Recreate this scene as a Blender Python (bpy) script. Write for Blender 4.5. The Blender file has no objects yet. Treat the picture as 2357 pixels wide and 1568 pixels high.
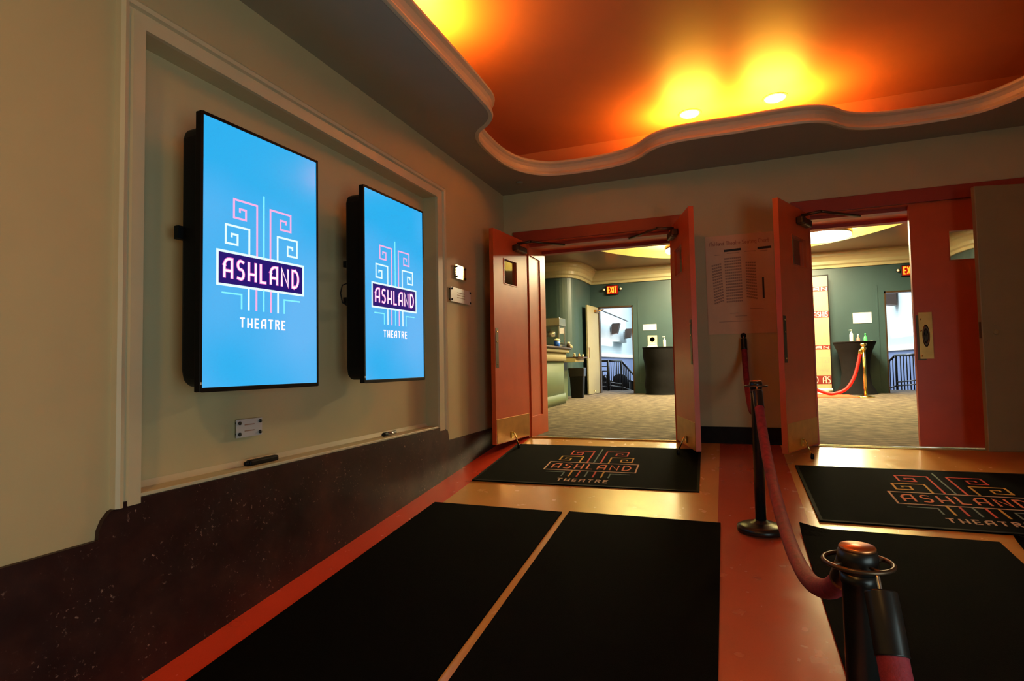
import bpy, bmesh, math, random
from mathutils import Vector, Matrix
random.seed(7)
C = bpy.context.scene.collection
SC = bpy.context.scene
# ------------------------------------------------------------------ camera, world, exposure
YAW, PITCH, ROLL = -0.36362, 0.045361, -0.018744
FPX = 1296.1
cam_d = bpy.data.cameras.new('camera'); cam = bpy.data.objects.new('camera', cam_d); C.objects.link(cam)
f = Vector((math.sin(YAW)*math.cos(PITCH), math.cos(YAW)*math.cos(PITCH), math.sin(PITCH)))
r0 = Vector((math.cos(YAW), -math.sin(YAW), 0)); u0 = r0.cross(f)
cr, sr = math.cos(ROLL), math.sin(ROLL)
r_ = r0*cr + u0*sr; u_ = u0*cr - r0*sr
m = Matrix((r_, u_, -f)).transposed().to_4x4(); m.translation = Vector((2.296, -5.834, 0.78))
cam.matrix_world = m
cam_d.sensor_fit = 'HORIZONTAL'; cam_d.sensor_width = 36; cam_d.lens = FPX/2357*36
cam_d.clip_start = 0.02; cam_d.clip_end = 200
SC.camera = cam
w = bpy.data.worlds.new('world'); SC.world = w; w.use_nodes = True
w.node_tree.nodes['Background'].inputs[0].default_value = (0.50, 0.62, 0.60, 1)
w.node_tree.nodes['Background'].inputs[1].default_value = 0.05
SC.view_settings.view_transform = 'Standard'; SC.view_settings.look = 'None'
SC.view_settings.exposure = 0.0; SC.view_settings.gamma = 1.0; SC.view_settings.use_curve_mapping = False
S = 0.11367          # slope of the entrance ramp
AX = 2.43            # centre line of the entrance
LX = 2.865           # centre line of the lobby

def lin(c):
    return tuple((x/255/12.92 if x/255 <= 0.04045 else ((x/255+0.055)/1.055)**2.4) for x in c)

def light(name, kind, loc, energy, color, size=0.2, rot=(0, 0, 0), sy=None, spot=None, blend=0.5, shape=None):
    d = bpy.data.lights.new(name, kind); d.energy = energy; d.color = color
    if kind == 'AREA':
        d.shape = shape or ('RECTANGLE' if sy else 'DISK'); d.size = size
        if sy: d.size_y = sy
    elif kind == 'SPOT':
        d.spot_size = spot or 1.5; d.spot_blend = blend; d.shadow_soft_size = size
    else: d.shadow_soft_size = size
    o = bpy.data.objects.new(name, d); o.location = loc; o.rotation_euler = rot; C.objects.link(o)
    return o
WARM = (1.0, 0.52, 0.13); AMB = (1.0, 0.56, 0.05); YEL = (1.0, 0.83, 0.47)
PI = math.pi
# bulbs lying in the cove behind the lip, shining up on the orange ceiling
for (x, y, e, a) in ((2.06, -0.46, 50, .40), (2.76, -0.48, 56, .40), (0.50, -2.75, 52, 0), (0.50, -5.0, 60, 0)):
    light('cove_light', 'AREA', (x, y, 2.835), e*1.0, AMB, a or .14, (PI, 0, 0), sy=(.12 if a else .42))
# lamps of the coffer shining down into the entrance
for (x, y) in ((2.05, -0.43), (2.77, -0.46)):
    light('coffer_light', 'SPOT', (x, y, 3.065), 42, WARM, 0.07, (0, 0, 0), spot=1.9, blend=1.0)
for (x, y) in ((1.5, -6.2),):
    light('entry_light', 'AREA', (x, y, 3.06), 26, WARM, 0.25, (0, 0, 0))
# street light coming through the glass front behind the camera
light('street_light', 'AREA', (4.6, -6.6, 0.45), 58, (0.74, 1.0, 1.0), 2.6, (PI/2, 0, math.radians(78)), sy=1.7)
# lobby lamps, added fill for the oval recess, auditorium lights
for (x, y) in ((1.60, 7.62), (4.24, 7.48)):
    light('lobby_lamp_light', 'AREA', (x, y, 3.30), 560, YEL, 1.1, (0, 0, 0))
    light('oval_fill_uplight', 'AREA', (x, y, 3.50), 150, YEL, 1.1, (PI, 0, 0))
    light('oval_fill_uplight', 'AREA', (x*1.45-1.75, 4.9, 3.40), 260, YEL, 1.2, (PI, 0, 0))  # added uplight with no fixture here, brightens the oval recess
light('lobby_front_light', 'AREA', (LX-1.2, 3.6, 3.45), 45, YEL, 1.0, (0, 0, 0))
light('lobby_front_light', 'AREA', (LX+1.2, 3.6, 3.45), 45, YEL, 1.0, (0, 0, 0))
light('auditorium_light', 'AREA', (LX, 19, 6.5), 2600, (0.86, 0.93, 1.0), 8, (0, 0, 0), sy=10)
for x in (-2.25, 7.98):
    light('auditorium_cove_light', 'AREA', (x, 17.5, 1.55), 35, (1.0, 0.9, 0.85), 0.3, (PI, 0, 0), sy=4)

# ------------------------------------------------------------------ materials
def nodes(name):
    m = bpy.data.materials.new(name); m.use_nodes = True
    nt = m.node_tree; return m, nt, nt.nodes['Principled BSDF']
def ramp(nt, fac, stops, interp='LINEAR'):
    n = nt.nodes.new('ShaderNodeValToRGB'); n.color_ramp.interpolation = interp
    while len(n.color_ramp.elements) < len(stops): n.color_ramp.elements.new(0.5)
    for e, (p, c) in zip(n.color_ramp.elements, stops):
        e.position = p; e.color = (*c, 1) if len(c) == 3 else c
    nt.links.new(fac, n.inputs[0]); return n
def noise(nt, scale, detail=3, vec=None, rough=0.5):
    n = nt.nodes.new('ShaderNodeTexNoise'); n.inputs['Scale'].default_value = scale
    n.inputs['Detail'].default_value = detail; n.inputs['Roughness'].default_value = rough
    if vec is not None: nt.links.new(vec, n.inputs['Vector'])
    return n
def objco(nt): return nt.nodes.new('ShaderNodeTexCoord').outputs['Object']
def mixc(nt, fac, a, b, mode='MIX'):
    n = nt.nodes.new('ShaderNodeMix'); n.data_type = 'RGBA'; n.blend_type = mode
    if isinstance(fac, (int, float)): n.inputs[0].default_value = fac
    else: nt.links.new(fac, n.inputs[0])
    for i, v in ((6, a), (7, b)):
        if isinstance(v, tuple): n.inputs[i].default_value = (*v, 1)
        else: nt.links.new(v, n.inputs[i])
    return n.outputs[2]
def bump(nt, b, src, strength=0.2, dist=0.01):
    n = nt.nodes.new('ShaderNodeBump'); n.inputs['Strength'].default_value = strength; n.inputs['Distance'].default_value = dist
    nt.links.new(src, n.inputs['Height']); nt.links.new(n.outputs[0], b.inputs['Normal'])
def paint(name, col, rough=0.5, metal=0.0, var=0.06, vs=6, bs=0.0, bsc=60, spec=0.5, coat=0.0):
    m, nt, b = nodes(name)
    v = objco(nt); n = noise(nt, vs, 3, v)
    lo = tuple(c*(1-var) for c in col); hi = tuple(min(1, c*(1+var)) for c in col)
    rp = ramp(nt, n.outputs[0], [(0.3, lo), (0.7, hi)])
    nt.links.new(rp.outputs[0], b.inputs['Base Color'])
    b.inputs['Roughness'].default_value = rough; b.inputs['Metallic'].default_value = metal
    b.inputs['Specular IOR Level'].default_value = spec; b.inputs['Coat Weight'].default_value = coat
    if bs: bump(nt, b, noise(nt, bsc, 4, v).outputs[0], bs, 0.004)
    return m
def emit(name, col, st, rough=0.3):
    m, nt, b = nodes(name)
    b.inputs['Base Color'].default_value = (*[c*0.3 for c in col], 1)
    b.inputs['Emission Color'].default_value = (*col, 1); b.inputs['Emission Strength'].default_value = st
    b.inputs['Roughness'].default_value = rough
    return m
M = {}
M['cream'] = paint('cream_wall_paint', (0.55, 0.455, 0.245), 0.6, var=0.03, vs=3, bs=0.08, bsc=90)
M['cream_trim'] = paint('cream_trim_paint', (0.60, 0.53, 0.34), 0.4, var=0.03)
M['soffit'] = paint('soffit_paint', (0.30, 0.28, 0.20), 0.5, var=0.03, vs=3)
M['orange'] = paint('copper_ceiling_paint', (0.54, 0.135, 0.062), 0.5, var=0.05, vs=2)
M['red_door'] = paint('coral_door_paint', (0.60, 0.095, 0.022), 0.34, var=0.06, vs=5, spec=0.35)
M['red_dark'] = paint('dark_coral_paint', (0.33, 0.036, 0.013), 0.42, var=0.06, vs=5)
M['grey_door'] = paint('grey_door_paint', (0.25, 0.21, 0.105), 0.5, var=0.04)
M['brass'] = paint('aged_brass', (0.52, 0.25, 0.07), 0.36, 1.0, var=0.12, vs=9)
M['gold'] = paint('polished_gold', (0.85, 0.60, 0.20), 0.18, 1.0, var=0.05)
M['bronze'] = paint('dark_bronze', (0.10, 0.06, 0.035), 0.4, 0.8, var=0.1)
M['copper'] = paint('copper_cap', (0.62, 0.22, 0.08), 0.35, 0.9, var=0.12, vs=30)
M['black_metal'] = paint('black_metal', (0.015, 0.014, 0.013), 0.32, 0.3, var=0.1)
M['black_pl'] = paint('black_plastic', (0.003, 0.003, 0.003), 0.5, var=0.1, spec=0.2)
M['chrome'] = paint('steel', (0.55, 0.55, 0.55), 0.25, 1.0, var=0.05)
M['glass_dark'] = None
M['velvet'] = paint('crimson_velvet', (0.22, 0.012, 0.022), 0.75, var=0.25, vs=40, bs=0.3, bsc=200)
M['velvet_red'] = paint('bright_red_velvet', (0.85, 0.01, 0.01), 0.6, var=0.1, vs=40)
M['paper'] = paint('poster_paper', (0.74, 0.46, 0.28), 0.6, var=0.04, vs=9)
M['ink'] = paint('printed_ink', (0.13, 0.075, 0.05), 0.6)
M['ink_soft'] = paint('faded_ink', (0.36, 0.20, 0.14), 0.6)
M['ink_red'] = paint('title_ink', (0.50, 0.20, 0.13), 0.6)
M['ink_blk'] = paint('black_ink', (0.02, 0.018, 0.02), 0.6)
M['plaque'] = paint('frosted_plaque', (0.62, 0.56, 0.52), 0.3, var=0.03)
M['plaque_card'] = paint('plaque_card', (0.55, 0.47, 0.44), 0.3, var=0.03)
M['teal'] = paint('teal_wall_paint', (0.024, 0.052, 0.060), 0.4, var=0.05, vs=3)
M['teal_counter'] = paint('green_counter_paint', (0.085, 0.115, 0.06), 0.4, var=0.04)
M['yel_trim'] = paint('yellow_cream_trim', (0.38, 0.335, 0.185), 0.4, var=0.03)
M['lobby_ceil'] = paint('mauve_ceiling_paint', (0.14, 0.085, 0.055), 0.28, var=0.04, vs=2)
M['oval'] = paint('yellow_recess_paint', (0.80, 0.74, 0.34), 0.5, var=0.02)
M['black_cloth'] = paint('black_stretch_cloth', (0.004, 0.0035, 0.004), 0.9, var=0.2, vs=12, spec=0.15)
M['white_pl'] = paint('white_plastic', (0.75, 0.73, 0.62), 0.35)
M['card'] = paint('tan_card', (0.55, 0.45, 0.28), 0.5)
M['blue'] = paint('blue_cup', (0.015, 0.12, 0.75), 0.35)
M['green'] = paint('green_liquid', (0.05, 0.55, 0.12), 0.3)
M['pink'] = paint('pink_liquid', (0.7, 0.16, 0.14), 0.3)
M['dark_top'] = paint('dark_wood_top', (0.045, 0.022, 0.012), 0.3, var=0.2)
M['sky_wall'] = paint('pale_blue_wall_paint', (0.46, 0.56, 0.58), 0.6, var=0.04, vs=1)
M['blue_wall'] = paint('blue_wainscot_paint', (0.16, 0.21, 0.38), 0.6, var=0.04, vs=1)
M['rail_trim'] = paint('chair_rail_paint', (0.78, 0.70, 0.58), 0.5, var=0.03)
M['wood_spk'] = paint('walnut_speaker', (0.050, 0.028, 0.018), 0.6)
M['red_carpet'] = paint('red_carpet', (0.75, 0.07, 0.02), 0.9, bs=0.3, bsc=300)
M['door_pale'] = paint('pale_lobby_door', (0.24, 0.215, 0.13), 0.4, var=0.04)
M['banner'] = paint('cream_banner_vinyl', (0.26, 0.235, 0.13), 0.5, var=0.04)
M['band_red'] = paint('banner_red', (0.13, 0.007, 0.005), 0.5)
M['white'] = paint('white_print', (0.5, 0.47, 0.42), 0.5)
M['black_leather'] = paint('black_seat', (0.01, 0.009, 0.009), 0.4)
M['bag'] = paint('black_bin_bag', (0.012, 0.009, 0.007), 0.25, var=0.2, bs=0.6, bsc=25)
M['lamp'] = emit('lamp_disc_glow', (1.0, 0.80, 0.42), 14)
M['drum'] = emit('drum_lamp_glow', (1.0, 0.92, 0.66), 7)
M['exit_face'] = emit('exit_red_face', (0.5, 0.006, 0.002), 0.6)
M['exit_letters'] = emit('exit_letters_glow', (1.0, 0.26, 0.02), 2.2)
def glassmat(name, tint, rough=0.03, ior=1.45):
    m, nt, b = nodes(name)
    b.inputs['Base Color'].default_value = (*tint, 1); b.inputs['Roughness'].default_value = rough
    b.inputs['Transmission Weight'].default_value = 1.0; b.inputs['IOR'].default_value = ior
    nz = noise(nt, 4, 2, objco(nt)); bump(nt, b, nz.outputs[0], 0.02, 0.002)
    return m
M['glass'] = glassmat('door_glass', (0.9, 0.9, 0.85))
M['acrylic'] = glassmat('clear_acrylic', (0.95, 0.93, 0.85))
M['mirror'] = paint('reflective_plaque', (0.62, 0.52, 0.33), 0.13, 1.0, var=0.02)
# screen image: sky blue, a little lighter toward the top corner
m, nt, b = nodes('sky_blue_screen')
v = objco(nt); n = noise(nt, 1.3, 1, v)
rp = ramp(nt, n.outputs[0], [(0.35, lin((40, 176, 240))), (0.65, lin((100, 184, 245)))])
b.inputs['Base Color'].default_value = (0.01, 0.01, 0.01, 1); b.inputs['Roughness'].default_value = 0.12
nt.links.new(rp.outputs[0], b.inputs['Emission Color']); b.inputs['Emission Strength'].default_value = 1.0
M['screen'] = m
for k, c in dict(s_pink=(240, 175, 225), s_white=(225, 250, 250), s_cyan=(130, 240, 250), s_navy=(38, 22, 110), s_glow=(225, 110, 200), s_text=(255, 245, 250)).items():
    M[k] = emit('screen_'+k[2:], lin(c), 1.0, 0.15)
for k, c in dict(m_red=(0.80, 0.075, 0.035), m_yel=(0.80, 0.45, 0.06), m_grey=(0.17, 0.24, 0.22), m_pale=(0.70, 0.46, 0.30), m_orange=(0.95, 0.27, 0.12)).items():
    M[k] = paint('mat_dye_'+k[2:], c, 0.9)
# black mat rubber pile
m, nt, b = nodes('black_mat_pile')
v = objco(nt); n = noise(nt, 400, 2, v)
rp = ramp(nt, n.outputs[0], [(0.4, (0.0012, 0.0011, 0.0012)), (0.75, (0.004, 0.0036, 0.0036))])
nt.links.new(rp.outputs[0], b.inputs['Base Color']); b.inputs['Roughness'].default_value = 0.95
b.inputs['Specular IOR Level'].default_value = 0.04
bump(nt, b, n.outputs[0], 0.4, 0.003); M['mat'] = m
M['mat_edge'] = paint('black_rubber_edge', (0.008, 0.006, 0.006), 0.8, spec=0.12)
# terrazzo ramp: inlaid bands by x
m, nt, b = nodes('terrazzo_floor')
v = objco(nt); sp = nt.nodes.new('ShaderNodeSeparateXYZ'); nt.links.new(v, sp.inputs[0])
mp = nt.nodes.new('ShaderNodeMath'); mp.operation = 'DIVIDE'; nt.links.new(sp.outputs[0], mp.inputs[0]); mp.inputs[1].default_value = 5.0
red = (0.82, 0.080, 0.034); tan = (0.74, 0.40, 0.11); mid = (0.50, 0.095, 0.040)
rp = ramp(nt, mp.outputs[0], [(0.0, red), (0.265/5, tan), (2.195/5, mid), (2.72/5, tan), (4.62/5, red)], 'CONSTANT')
# the level sill in front of the doors is all tan
ml = nt.nodes.new('ShaderNodeMath'); ml.operation = 'GREATER_THAN'; nt.links.new(sp.outputs[1], ml.inputs[0]); ml.inputs[1].default_value = -0.002
c0 = mixc(nt, ml.outputs[0], rp.outputs[0], tan)
vo = nt.nodes.new('ShaderNodeTexVoronoi'); vo.inputs['Scale'].default_value = 130; nt.links.new(v, vo.inputs['Vector'])
gt = ramp(nt, vo.outputs['Distance'], [(0.0, (0.84, 0.82, 0.78)), (0.4, (1, 1, 1))])
c1 = mixc(nt, 0.55, c0, gt.outputs[0], 'MULTIPLY')
n2 = noise(nt, 3.0, 4, v); dirt = ramp(nt, n2.outputs[0], [(0.3, (0.90, 0.89, 0.86)), (0.65, (1, 1, 1))])
c2 = mixc(nt, 0.6, c1, dirt.outputs[0], 'MULTIPLY')
nt.links.new(c2, b.inputs['Base Color'])
rr = ramp(nt, noise(nt, 9, 3, v).outputs[0], [(0.3, (0.21,)*3), (0.7, (0.28,)*3)])
nt.links.new(rr.outputs[0], b.inputs['Roughness'])
M['terrazzo'] = m
# marble dado
m, nt, b = nodes('oxblood_marble')
v = objco(nt)
n1 = noise(nt, 2.2, 8, v, 0.65)
base = ramp(nt, n1.outputs[0], [(0.3, (0.012, 0.005, 0.005)), (0.5, (0.030, 0.010, 0.009)), (0.72, (0.065, 0.021, 0.014))])
n3 = noise(nt, 48, 4, v, 0.7); sc_a = ramp(nt, n3.outputs[0], [(0.60, (0, 0, 0)), (0.68, (1, 1, 1))]); sc_b = ramp(nt, noise(nt, 5.5, 3, v, 0.6).outputs[0], [(0.47, (0, 0, 0)), (0.60, (1, 1, 1))])
sc = nt.nodes.new('ShaderNodeMath'); sc.operation = 'MULTIPLY'; nt.links.new(sc_a.outputs[0], sc.inputs[0]); nt.links.new(sc_b.outputs[0], sc.inputs[1])
mp2 = nt.nodes.new('ShaderNodeMapping'); nt.links.new(v, mp2.inputs[0]); mp2.inputs['Scale'].default_value = (1, 70, 8)
n4 = noise(nt, 1.4, 4, mp2.outputs[0], 0.7); sc2 = ramp(nt, n4.outputs[0], [(0.68, (0, 0, 0)), (0.76, (1, 1, 1))])
ca = mixc(nt, sc.outputs[0], base.outputs[0], (0.30, 0.17, 0.13))
sf = nt.nodes.new('ShaderNodeMath'); sf.operation = 'MULTIPLY'; nt.links.new(sc2.outputs[0], sf.inputs[0]); sf.inputs[1].default_value = 0.45
cb = mixc(nt, sf.outputs[0], ca, (0.20, 0.12, 0.09))
nt.links.new(cb, b.inputs['Base Color'])
rr = ramp(nt, noise(nt, 7, 5, v).outputs[0], [(0.3, (0.38,)*3), (0.7, (0.52,)*3)]); nt.links.new(rr.outputs[0], b.inputs['Roughness']); b.inputs['Specular IOR Level'].default_value = 0.28
M['marble'] = m
M['marble_dark'] = paint('dark_base_marble', (0.010, 0.005, 0.0045), 0.6, var=0.3, vs=12, spec=0.15)
# lobby carpet
m, nt, b = nodes('lobby_carpet')
v = objco(nt); mp3 = nt.nodes.new('ShaderNodeMapping'); nt.links.new(v, mp3.inputs[0]); mp3.inputs['Scale'].default_value = (2.2, 5.5, 1)
n1 = noise(nt, 2.6, 5, mp3.outputs[0], 0.65)
wv = nt.nodes.new('ShaderNodeTexWave'); wv.inputs['Scale'].default_value = 1.6; wv.inputs['Distortion'].default_value = 3; nt.links.new(v, wv.inputs[0])
rp = ramp(nt, n1.outputs[0], [(0.38, (0.024, 0.017, 0.013)), (0.50, (0.082, 0.060, 0.042)), (0.62, (0.175, 0.135, 0.095))])
cc = mixc(nt, 0.16, rp.outputs[0], wv.outputs[0], 'MULTIPLY')
nt.links.new(cc, b.inputs['Base Color']); b.inputs['Roughness'].default_value = 0.95
bump(nt, b, noise(nt, 160, 2, v).outputs[0], 0.5, 0.006); M['carpet'] = m

# ------------------------------------------------------------------ mesh helpers
class MB:
    def __init__(s): s.v = []; s.f = []; s.sm = []
    def add(s, vs, fs, smooth=False):
        k = len(s.v); s.v += [tuple(p) for p in vs]; s.f += [tuple(i+k for i in q) for q in fs]; s.sm += [smooth]*len(fs); return s
    def box(s, x0, x1, y0, y1, z0, z1, M4=None):
        vs = [Vector((x, y, z)) for x in (x0, x1) for y in (y0, y1) for z in (z0, z1)]
        if M4 is not None: vs = [M4 @ p for p in vs]
        return s.add(vs, [(0, 1, 3, 2), (4, 6, 7, 5), (0, 4, 5, 1), (2, 3, 7, 6), (0, 2, 6, 4), (1, 5, 7, 3)])
    def prism(s, poly, fn, t0, t1, smooth=False):
        # poly: list of (a,b); fn(a,b,t)->xyz
        n = len(poly); a = [fn(p[0], p[1], t0) for p in poly]; b = [fn(p[0], p[1], t1) for p in poly]
        s.add(a+b, [tuple(range(n))[::-1], tuple(range(n, 2*n))])
        s.add(a+b, [(i, (i+1) % n, n+(i+1) % n, n+i) for i in range(n)], smooth); return s
    def lathe(s, prof, c=(0, 0, 0), n=32, smooth=True, M4=None, sx=1, sy=1):
        vs = []
        for (r, z) in prof:
            for k in range(n):
                a = 2*PI*k/n; p = Vector((c[0]+r*sx*math.cos(a), c[1]+r*sy*math.sin(a), c[2]+z))
                vs.append(M4 @ p if M4 is not None else p)
        fs = [(i*n+k, i*n+(k+1) % n, (i+1)*n+(k+1) % n, (i+1)*n+k) for i in range(len(prof)-1) for k in range(n)]
        s.add(vs, fs, smooth)
        if prof[0][0] > 1e-5: s.add(vs[:n], [tuple(range(n))[::-1]])
        if prof[-1][0] > 1e-5: s.add(vs[-n:], [tuple(range(n))])
        return s
    def tube(s, pts, r, n=12, rad=None):
        P = [Vector(p) for p in pts]; vs = []; up = None
        for i, p in enumerate(P):
            t = (P[min(i+1, len(P)-1)]-P[max(i-1, 0)]).normalized()
            if up is None: up = t.orthogonal().normalized()
            up = (up - t*up.dot(t)).normalized(); bn = t.cross(up)
            rr = rad[i] if rad else r
            for k in range(n):
                a = 2*PI*k/n; vs.append(p+up*math.cos(a)*rr+bn*math.sin(a)*rr)
        fs = [(i*n+k, i*n+(k+1) % n, (i+1)*n+(k+1) % n, (i+1)*n+k) for i in range(len(P)-1) for k in range(n)]
        s.add(vs, fs, True); s.add(vs[:n], [tuple(range(n))[::-1]]); s.add(vs[-n:], [tuple(range(n))]); return s
    def ring(s, c, R, r, n=40, k=10, M4=None):
        vs = []
        for i in range(n):
            a = 2*PI*i/n
            for j in range(k):
                b_ = 2*PI*j/k; q = Vector((c[0]+(R+r*math.cos(b_))*math.cos(a), c[1]+(R+r*math.cos(b_))*math.sin(a), c[2]+r*math.sin(b_)))
                vs.append(M4 @ q if M4 is not None else q)
        s.add(vs, [(i*k+j, ((i+1) % n)*k+j, ((i+1) % n)*k+(j+1) % k, i*k+(j+1) % k) for i in range(n) for j in range(k)], True); return s
    def stroke(s, pts, w, fn, t0=0.0, t1=0.002):
        # flat ribbon with mitred joints following a 2-D polyline, extruded from t0 to t1
        P = [Vector((p[0], p[1])) for p in pts]; closed = (P[0]-P[-1]).length < 1e-6
        if closed: P = P[:-1]
        n = len(P); L = []; R = []
        for i in range(n):
            if closed or 0 < i < n-1:
                d1 = (P[i]-P[i-1]).normalized(); d2 = (P[(i+1) % n]-P[i]).normalized()
                n1 = Vector((-d1.y, d1.x)); n2 = Vector((-d2.y, d2.x)); mm = (n1+n2)
                if mm.length < 1e-4: mm = n1
                mm = mm.normalized(); k = min(1.6, 1/max(0.3, mm.dot(n1))); o = mm*k*w/2; e = Vector((0, 0))
            else:
                d = (P[1]-P[0]).normalized() if i == 0 else (P[-1]-P[-2]).normalized()
                o = Vector((-d.y, d.x))*w/2; e = d*(-w/2 if i == 0 else w/2)*0.5
            L.append(P[i]+o+e); R.append(P[i]-o+e)
        vs = []
        for i in range(n):
            for q in (L[i], R[i]):
                vs.append(fn(q.x, q.y, t0)); vs.append(fn(q.x, q.y, t1))
        fs = []
        for i in range(n if closed else n-1):
            a = 4*i; b_ = 4*((i+1) % n)
            fs += [(a+1, a+3, b_+3, b_+1), (a, b_, b_+2, a+2), (a, a+1, b_+1, b_), (a+2, b_+2, b_+3, a+3)]
        if not closed: fs += [(0, 2, 3, 1), (4*n-4, 4*n-3, 4*n-1, 4*n-2)]
        return s.add(vs, fs)
    def build(s, name, mat, parent=None, world=False, bevel=0.0, seg=2):
        me = bpy.data.meshes.new(name); vs = s.v
        if world and parent is not None:
            o = parent_origin(parent); vs = [(p[0]-o.x, p[1]-o.y, p[2]-o.z) for p in vs]
        me.from_pydata([tuple(p) for p in vs], [], s.f); me.update()
        me.polygons.foreach_set('use_smooth', s.sm)
        bm = bmesh.new(); bm.from_mesh(me)
        bmesh.ops.remove_doubles(bm, verts=bm.verts, dist=1e-6)
        bmesh.ops.recalc_face_normals(bm, faces=bm.faces); bm.to_mesh(me); bm.free()
        o = bpy.data.objects.new(name, me); C.objects.link(o); me.materials.append(mat)
        if parent is not None: o.parent = parent
        if bevel:
            b = o.modifiers.new('bevel', 'BEVEL'); b.width = bevel; b.segments = seg; b.limit_method = 'ANGLE'
        return o
def parent_origin(p):
    o = Vector(p.location)
    while p.parent is not None: p = p.parent; o += Vector(p.location)
    return o
def thing(name, label, cat, loc=(0, 0, 0), rotz=0, group=None, rot=None, kind=None):
    o = bpy.data.objects.new(name, None); C.objects.link(o); o.empty_display_size = 0.1
    o.location = loc; o.rotation_euler = rot or (0, 0, rotz)
    o['label'] = label; o['category'] = cat
    if group: o['group'] = group
    if kind: o['kind'] = kind
    return o
def tag(o, label, cat, group=None):
    o['label'] = label; o['category'] = cat
    if group: o['group'] = group
    return o
def struct(o, label=None, cat=None):
    o['kind'] = 'structure'
    if label: o['label'] = label
    if cat: o['category'] = cat
    return o
def chaikin(pts, it=2, closed=False):
    for _ in range(it):
        q = [] if closed else [pts[0]]
        for i in range(len(pts)-(0 if closed else 1)):
            a = pts[i]; b_ = pts[(i+1) % len(pts)]
            q.append((a[0]*.75+b_[0]*.25, a[1]*.75+b_[1]*.25)); q.append((a[0]*.25+b_[0]*.75, a[1]*.25+b_[1]*.75))
        if not closed: q.append(pts[-1])
        pts = q
    return pts
def sweep(path, prof, z0=0.0, side=1):
    # path: plan polyline; prof: (offset to the left*side, z); closed profile
    mb = MB(); P = [Vector(p) for p in path]; n = len(P); k = len(prof); vs = []
    for i in range(n):
        d1 = (P[i]-P[i-1]).normalized() if i else (P[1]-P[0]).normalized()
        d2 = (P[i+1]-P[i]).normalized() if i < n-1 else d1
        nn = Vector((-(d1+d2).y, (d1+d2).x)).normalized()*side
        sc_ = 1/max(0.5, nn.dot(Vector((-d1.y, d1.x))*side))
        for (o, z) in prof: q = P[i]+nn*o*sc_; vs.append((q.x, q.y, z0+z))
    fs = [(i*k+j, i*k+(j+1) % k, (i+1)*k+(j+1) % k, (i+1)*k+j) for i in range(n-1) for j in range(k)]
    mb.add(vs, fs, False); mb.add(vs[:k], [tuple(range(k))]); mb.add(vs[-k:], [tuple(range(k))[::-1]])
    return mb

# ------------------------------------------------------------------ lettering strokes (unit height 1)
def arc(cx, cy, r, a0, a1, n=6, ry=None):
    ry = ry or r
    return [(cx+r*math.cos(math.radians(a0+(a1-a0)*i/n)), cy+ry*math.sin(math.radians(a0+(a1-a0)*i/n))) for i in range(n+1)]
GL = {
 'A': (0.56, [[(0, 0), (0, .62)]+arc(.36, .62, .36, 180, 90, 5, .38)+[(.56, 1), (.56, 0)], [(0, .36), (.56, .36)]]),
 'S': (0.46, [[(.46, .93)]+arc(.24, .76, .22, 70, 250, 7, .24)[0:]+arc(.24, .27, .22, 80, -110, 8, .27)[0:]+[(0, .05)]]),
 'H': (0.54, [[(0, 0), (0, 1)], [(.54, 0), (.54, 1)], [(0, .36), (.54, .36)]]),
 'L': (0.42, [[(0, 1), (0, 0), (.42, 0)]]),
 'N': (0.56, [[(0, 0), (0, 1), (.56, 0), (.56, 1)]]),
 'D': (0.54, [[(0, 0), (0, 1), (.2, 1)]+arc(.2, .5, .34, 90, -90, 9, .5)+[(.2, 0), (0, 0)]]),
 'T': (0.56, [[(0, 1), (.56, 1)], [(.28, 1), (.28, 0)]]),
 'E': (0.44, [[(.44, 1), (0, 1), (0, 0), (.44, 0)], [(0, .5), (.40, .5)]]),
 'R': (0.50, [[(0, 0), (0, 1), (.26, 1)]+arc(.26, .76, .24, 90, -90, 6)+[(0, .52)], [(.24, .52), (.5, 0)]]),
 'X': (0.54, [[(0, 0), (.54, 1)], [(0, 1), (.54, 0)]]),
 'I': (0.0, [[(0, 0), (0, 1)]]),
 'C': (0.5, [arc(.28, .5, .28, 50, 310, 8, .5)]),
 'G': (0.52, [arc(.28, .5, .28, 50, 360, 9, .5)+[(.3, .5)]]),
 'a': (0.4, [arc(.2, .3, .2, 0, 360, 8, .3), [(.4, .6), (.4, 0)]]),
 's': (0.34, [[(.34, .55), (.1, .6), (.02, .45), (.32, .2), (.24, .02), (0, .06)]]),
 'h': (0.38, [[(0, 0), (0, 1)], [(0, .5), (.2, .6), (.38, .5), (.38, 0)]]),
 'l': (0.0, [[(0, 0), (0, 1)]]), 'i': (0.0, [[(0, 0), (0, .6)]]),
 'n': (0.36, [[(0, 0), (0, .6)], [(0, .5), (.2, .6), (.36, .5), (.36, 0)]]),
 'd': (0.4, [arc(.2, .3, .2, 0, 360, 8, .3), [(.4, 1), (.4, 0)]]),
 'e': (0.38, [[(0, .3), (.38, .3)]+arc(.19, .3, .19, 20, 320, 7, .3)]),
 'a2': (0, []), 't': (0.3, [[(.14, 1), (.14, .05), (.3, 0)], [(0, .6), (.3, .6)]]),
 'r': (0.24, [[(0, 0), (0, .6)], [(0, .45), (.24, .6)]]),
 'g': (0.4, [arc(.2, .3, .2, 0, 360, 8, .3), [(.4, .6), (.4, -.3), (.05, -.3)]]),
}
def text(mb, s, x0, x1, z0, h, w, fn, t0, t1, gap=0.30):
    tot = sum(GL[c][0] if c in GL else 0.35 for c in s)+gap*(len(s)-1); k = (x1-x0)/tot; x = x0
    for c in s:
        if c in GL:
            for st in GL[c][1]: mb.stroke([(x+p[0]*k, z0+p[1]*h) for p in st], w, fn, t0, t1)
            x += (GL[c][0]+gap)*k
        else: x += (0.35+gap)*k
    return mb
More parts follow.
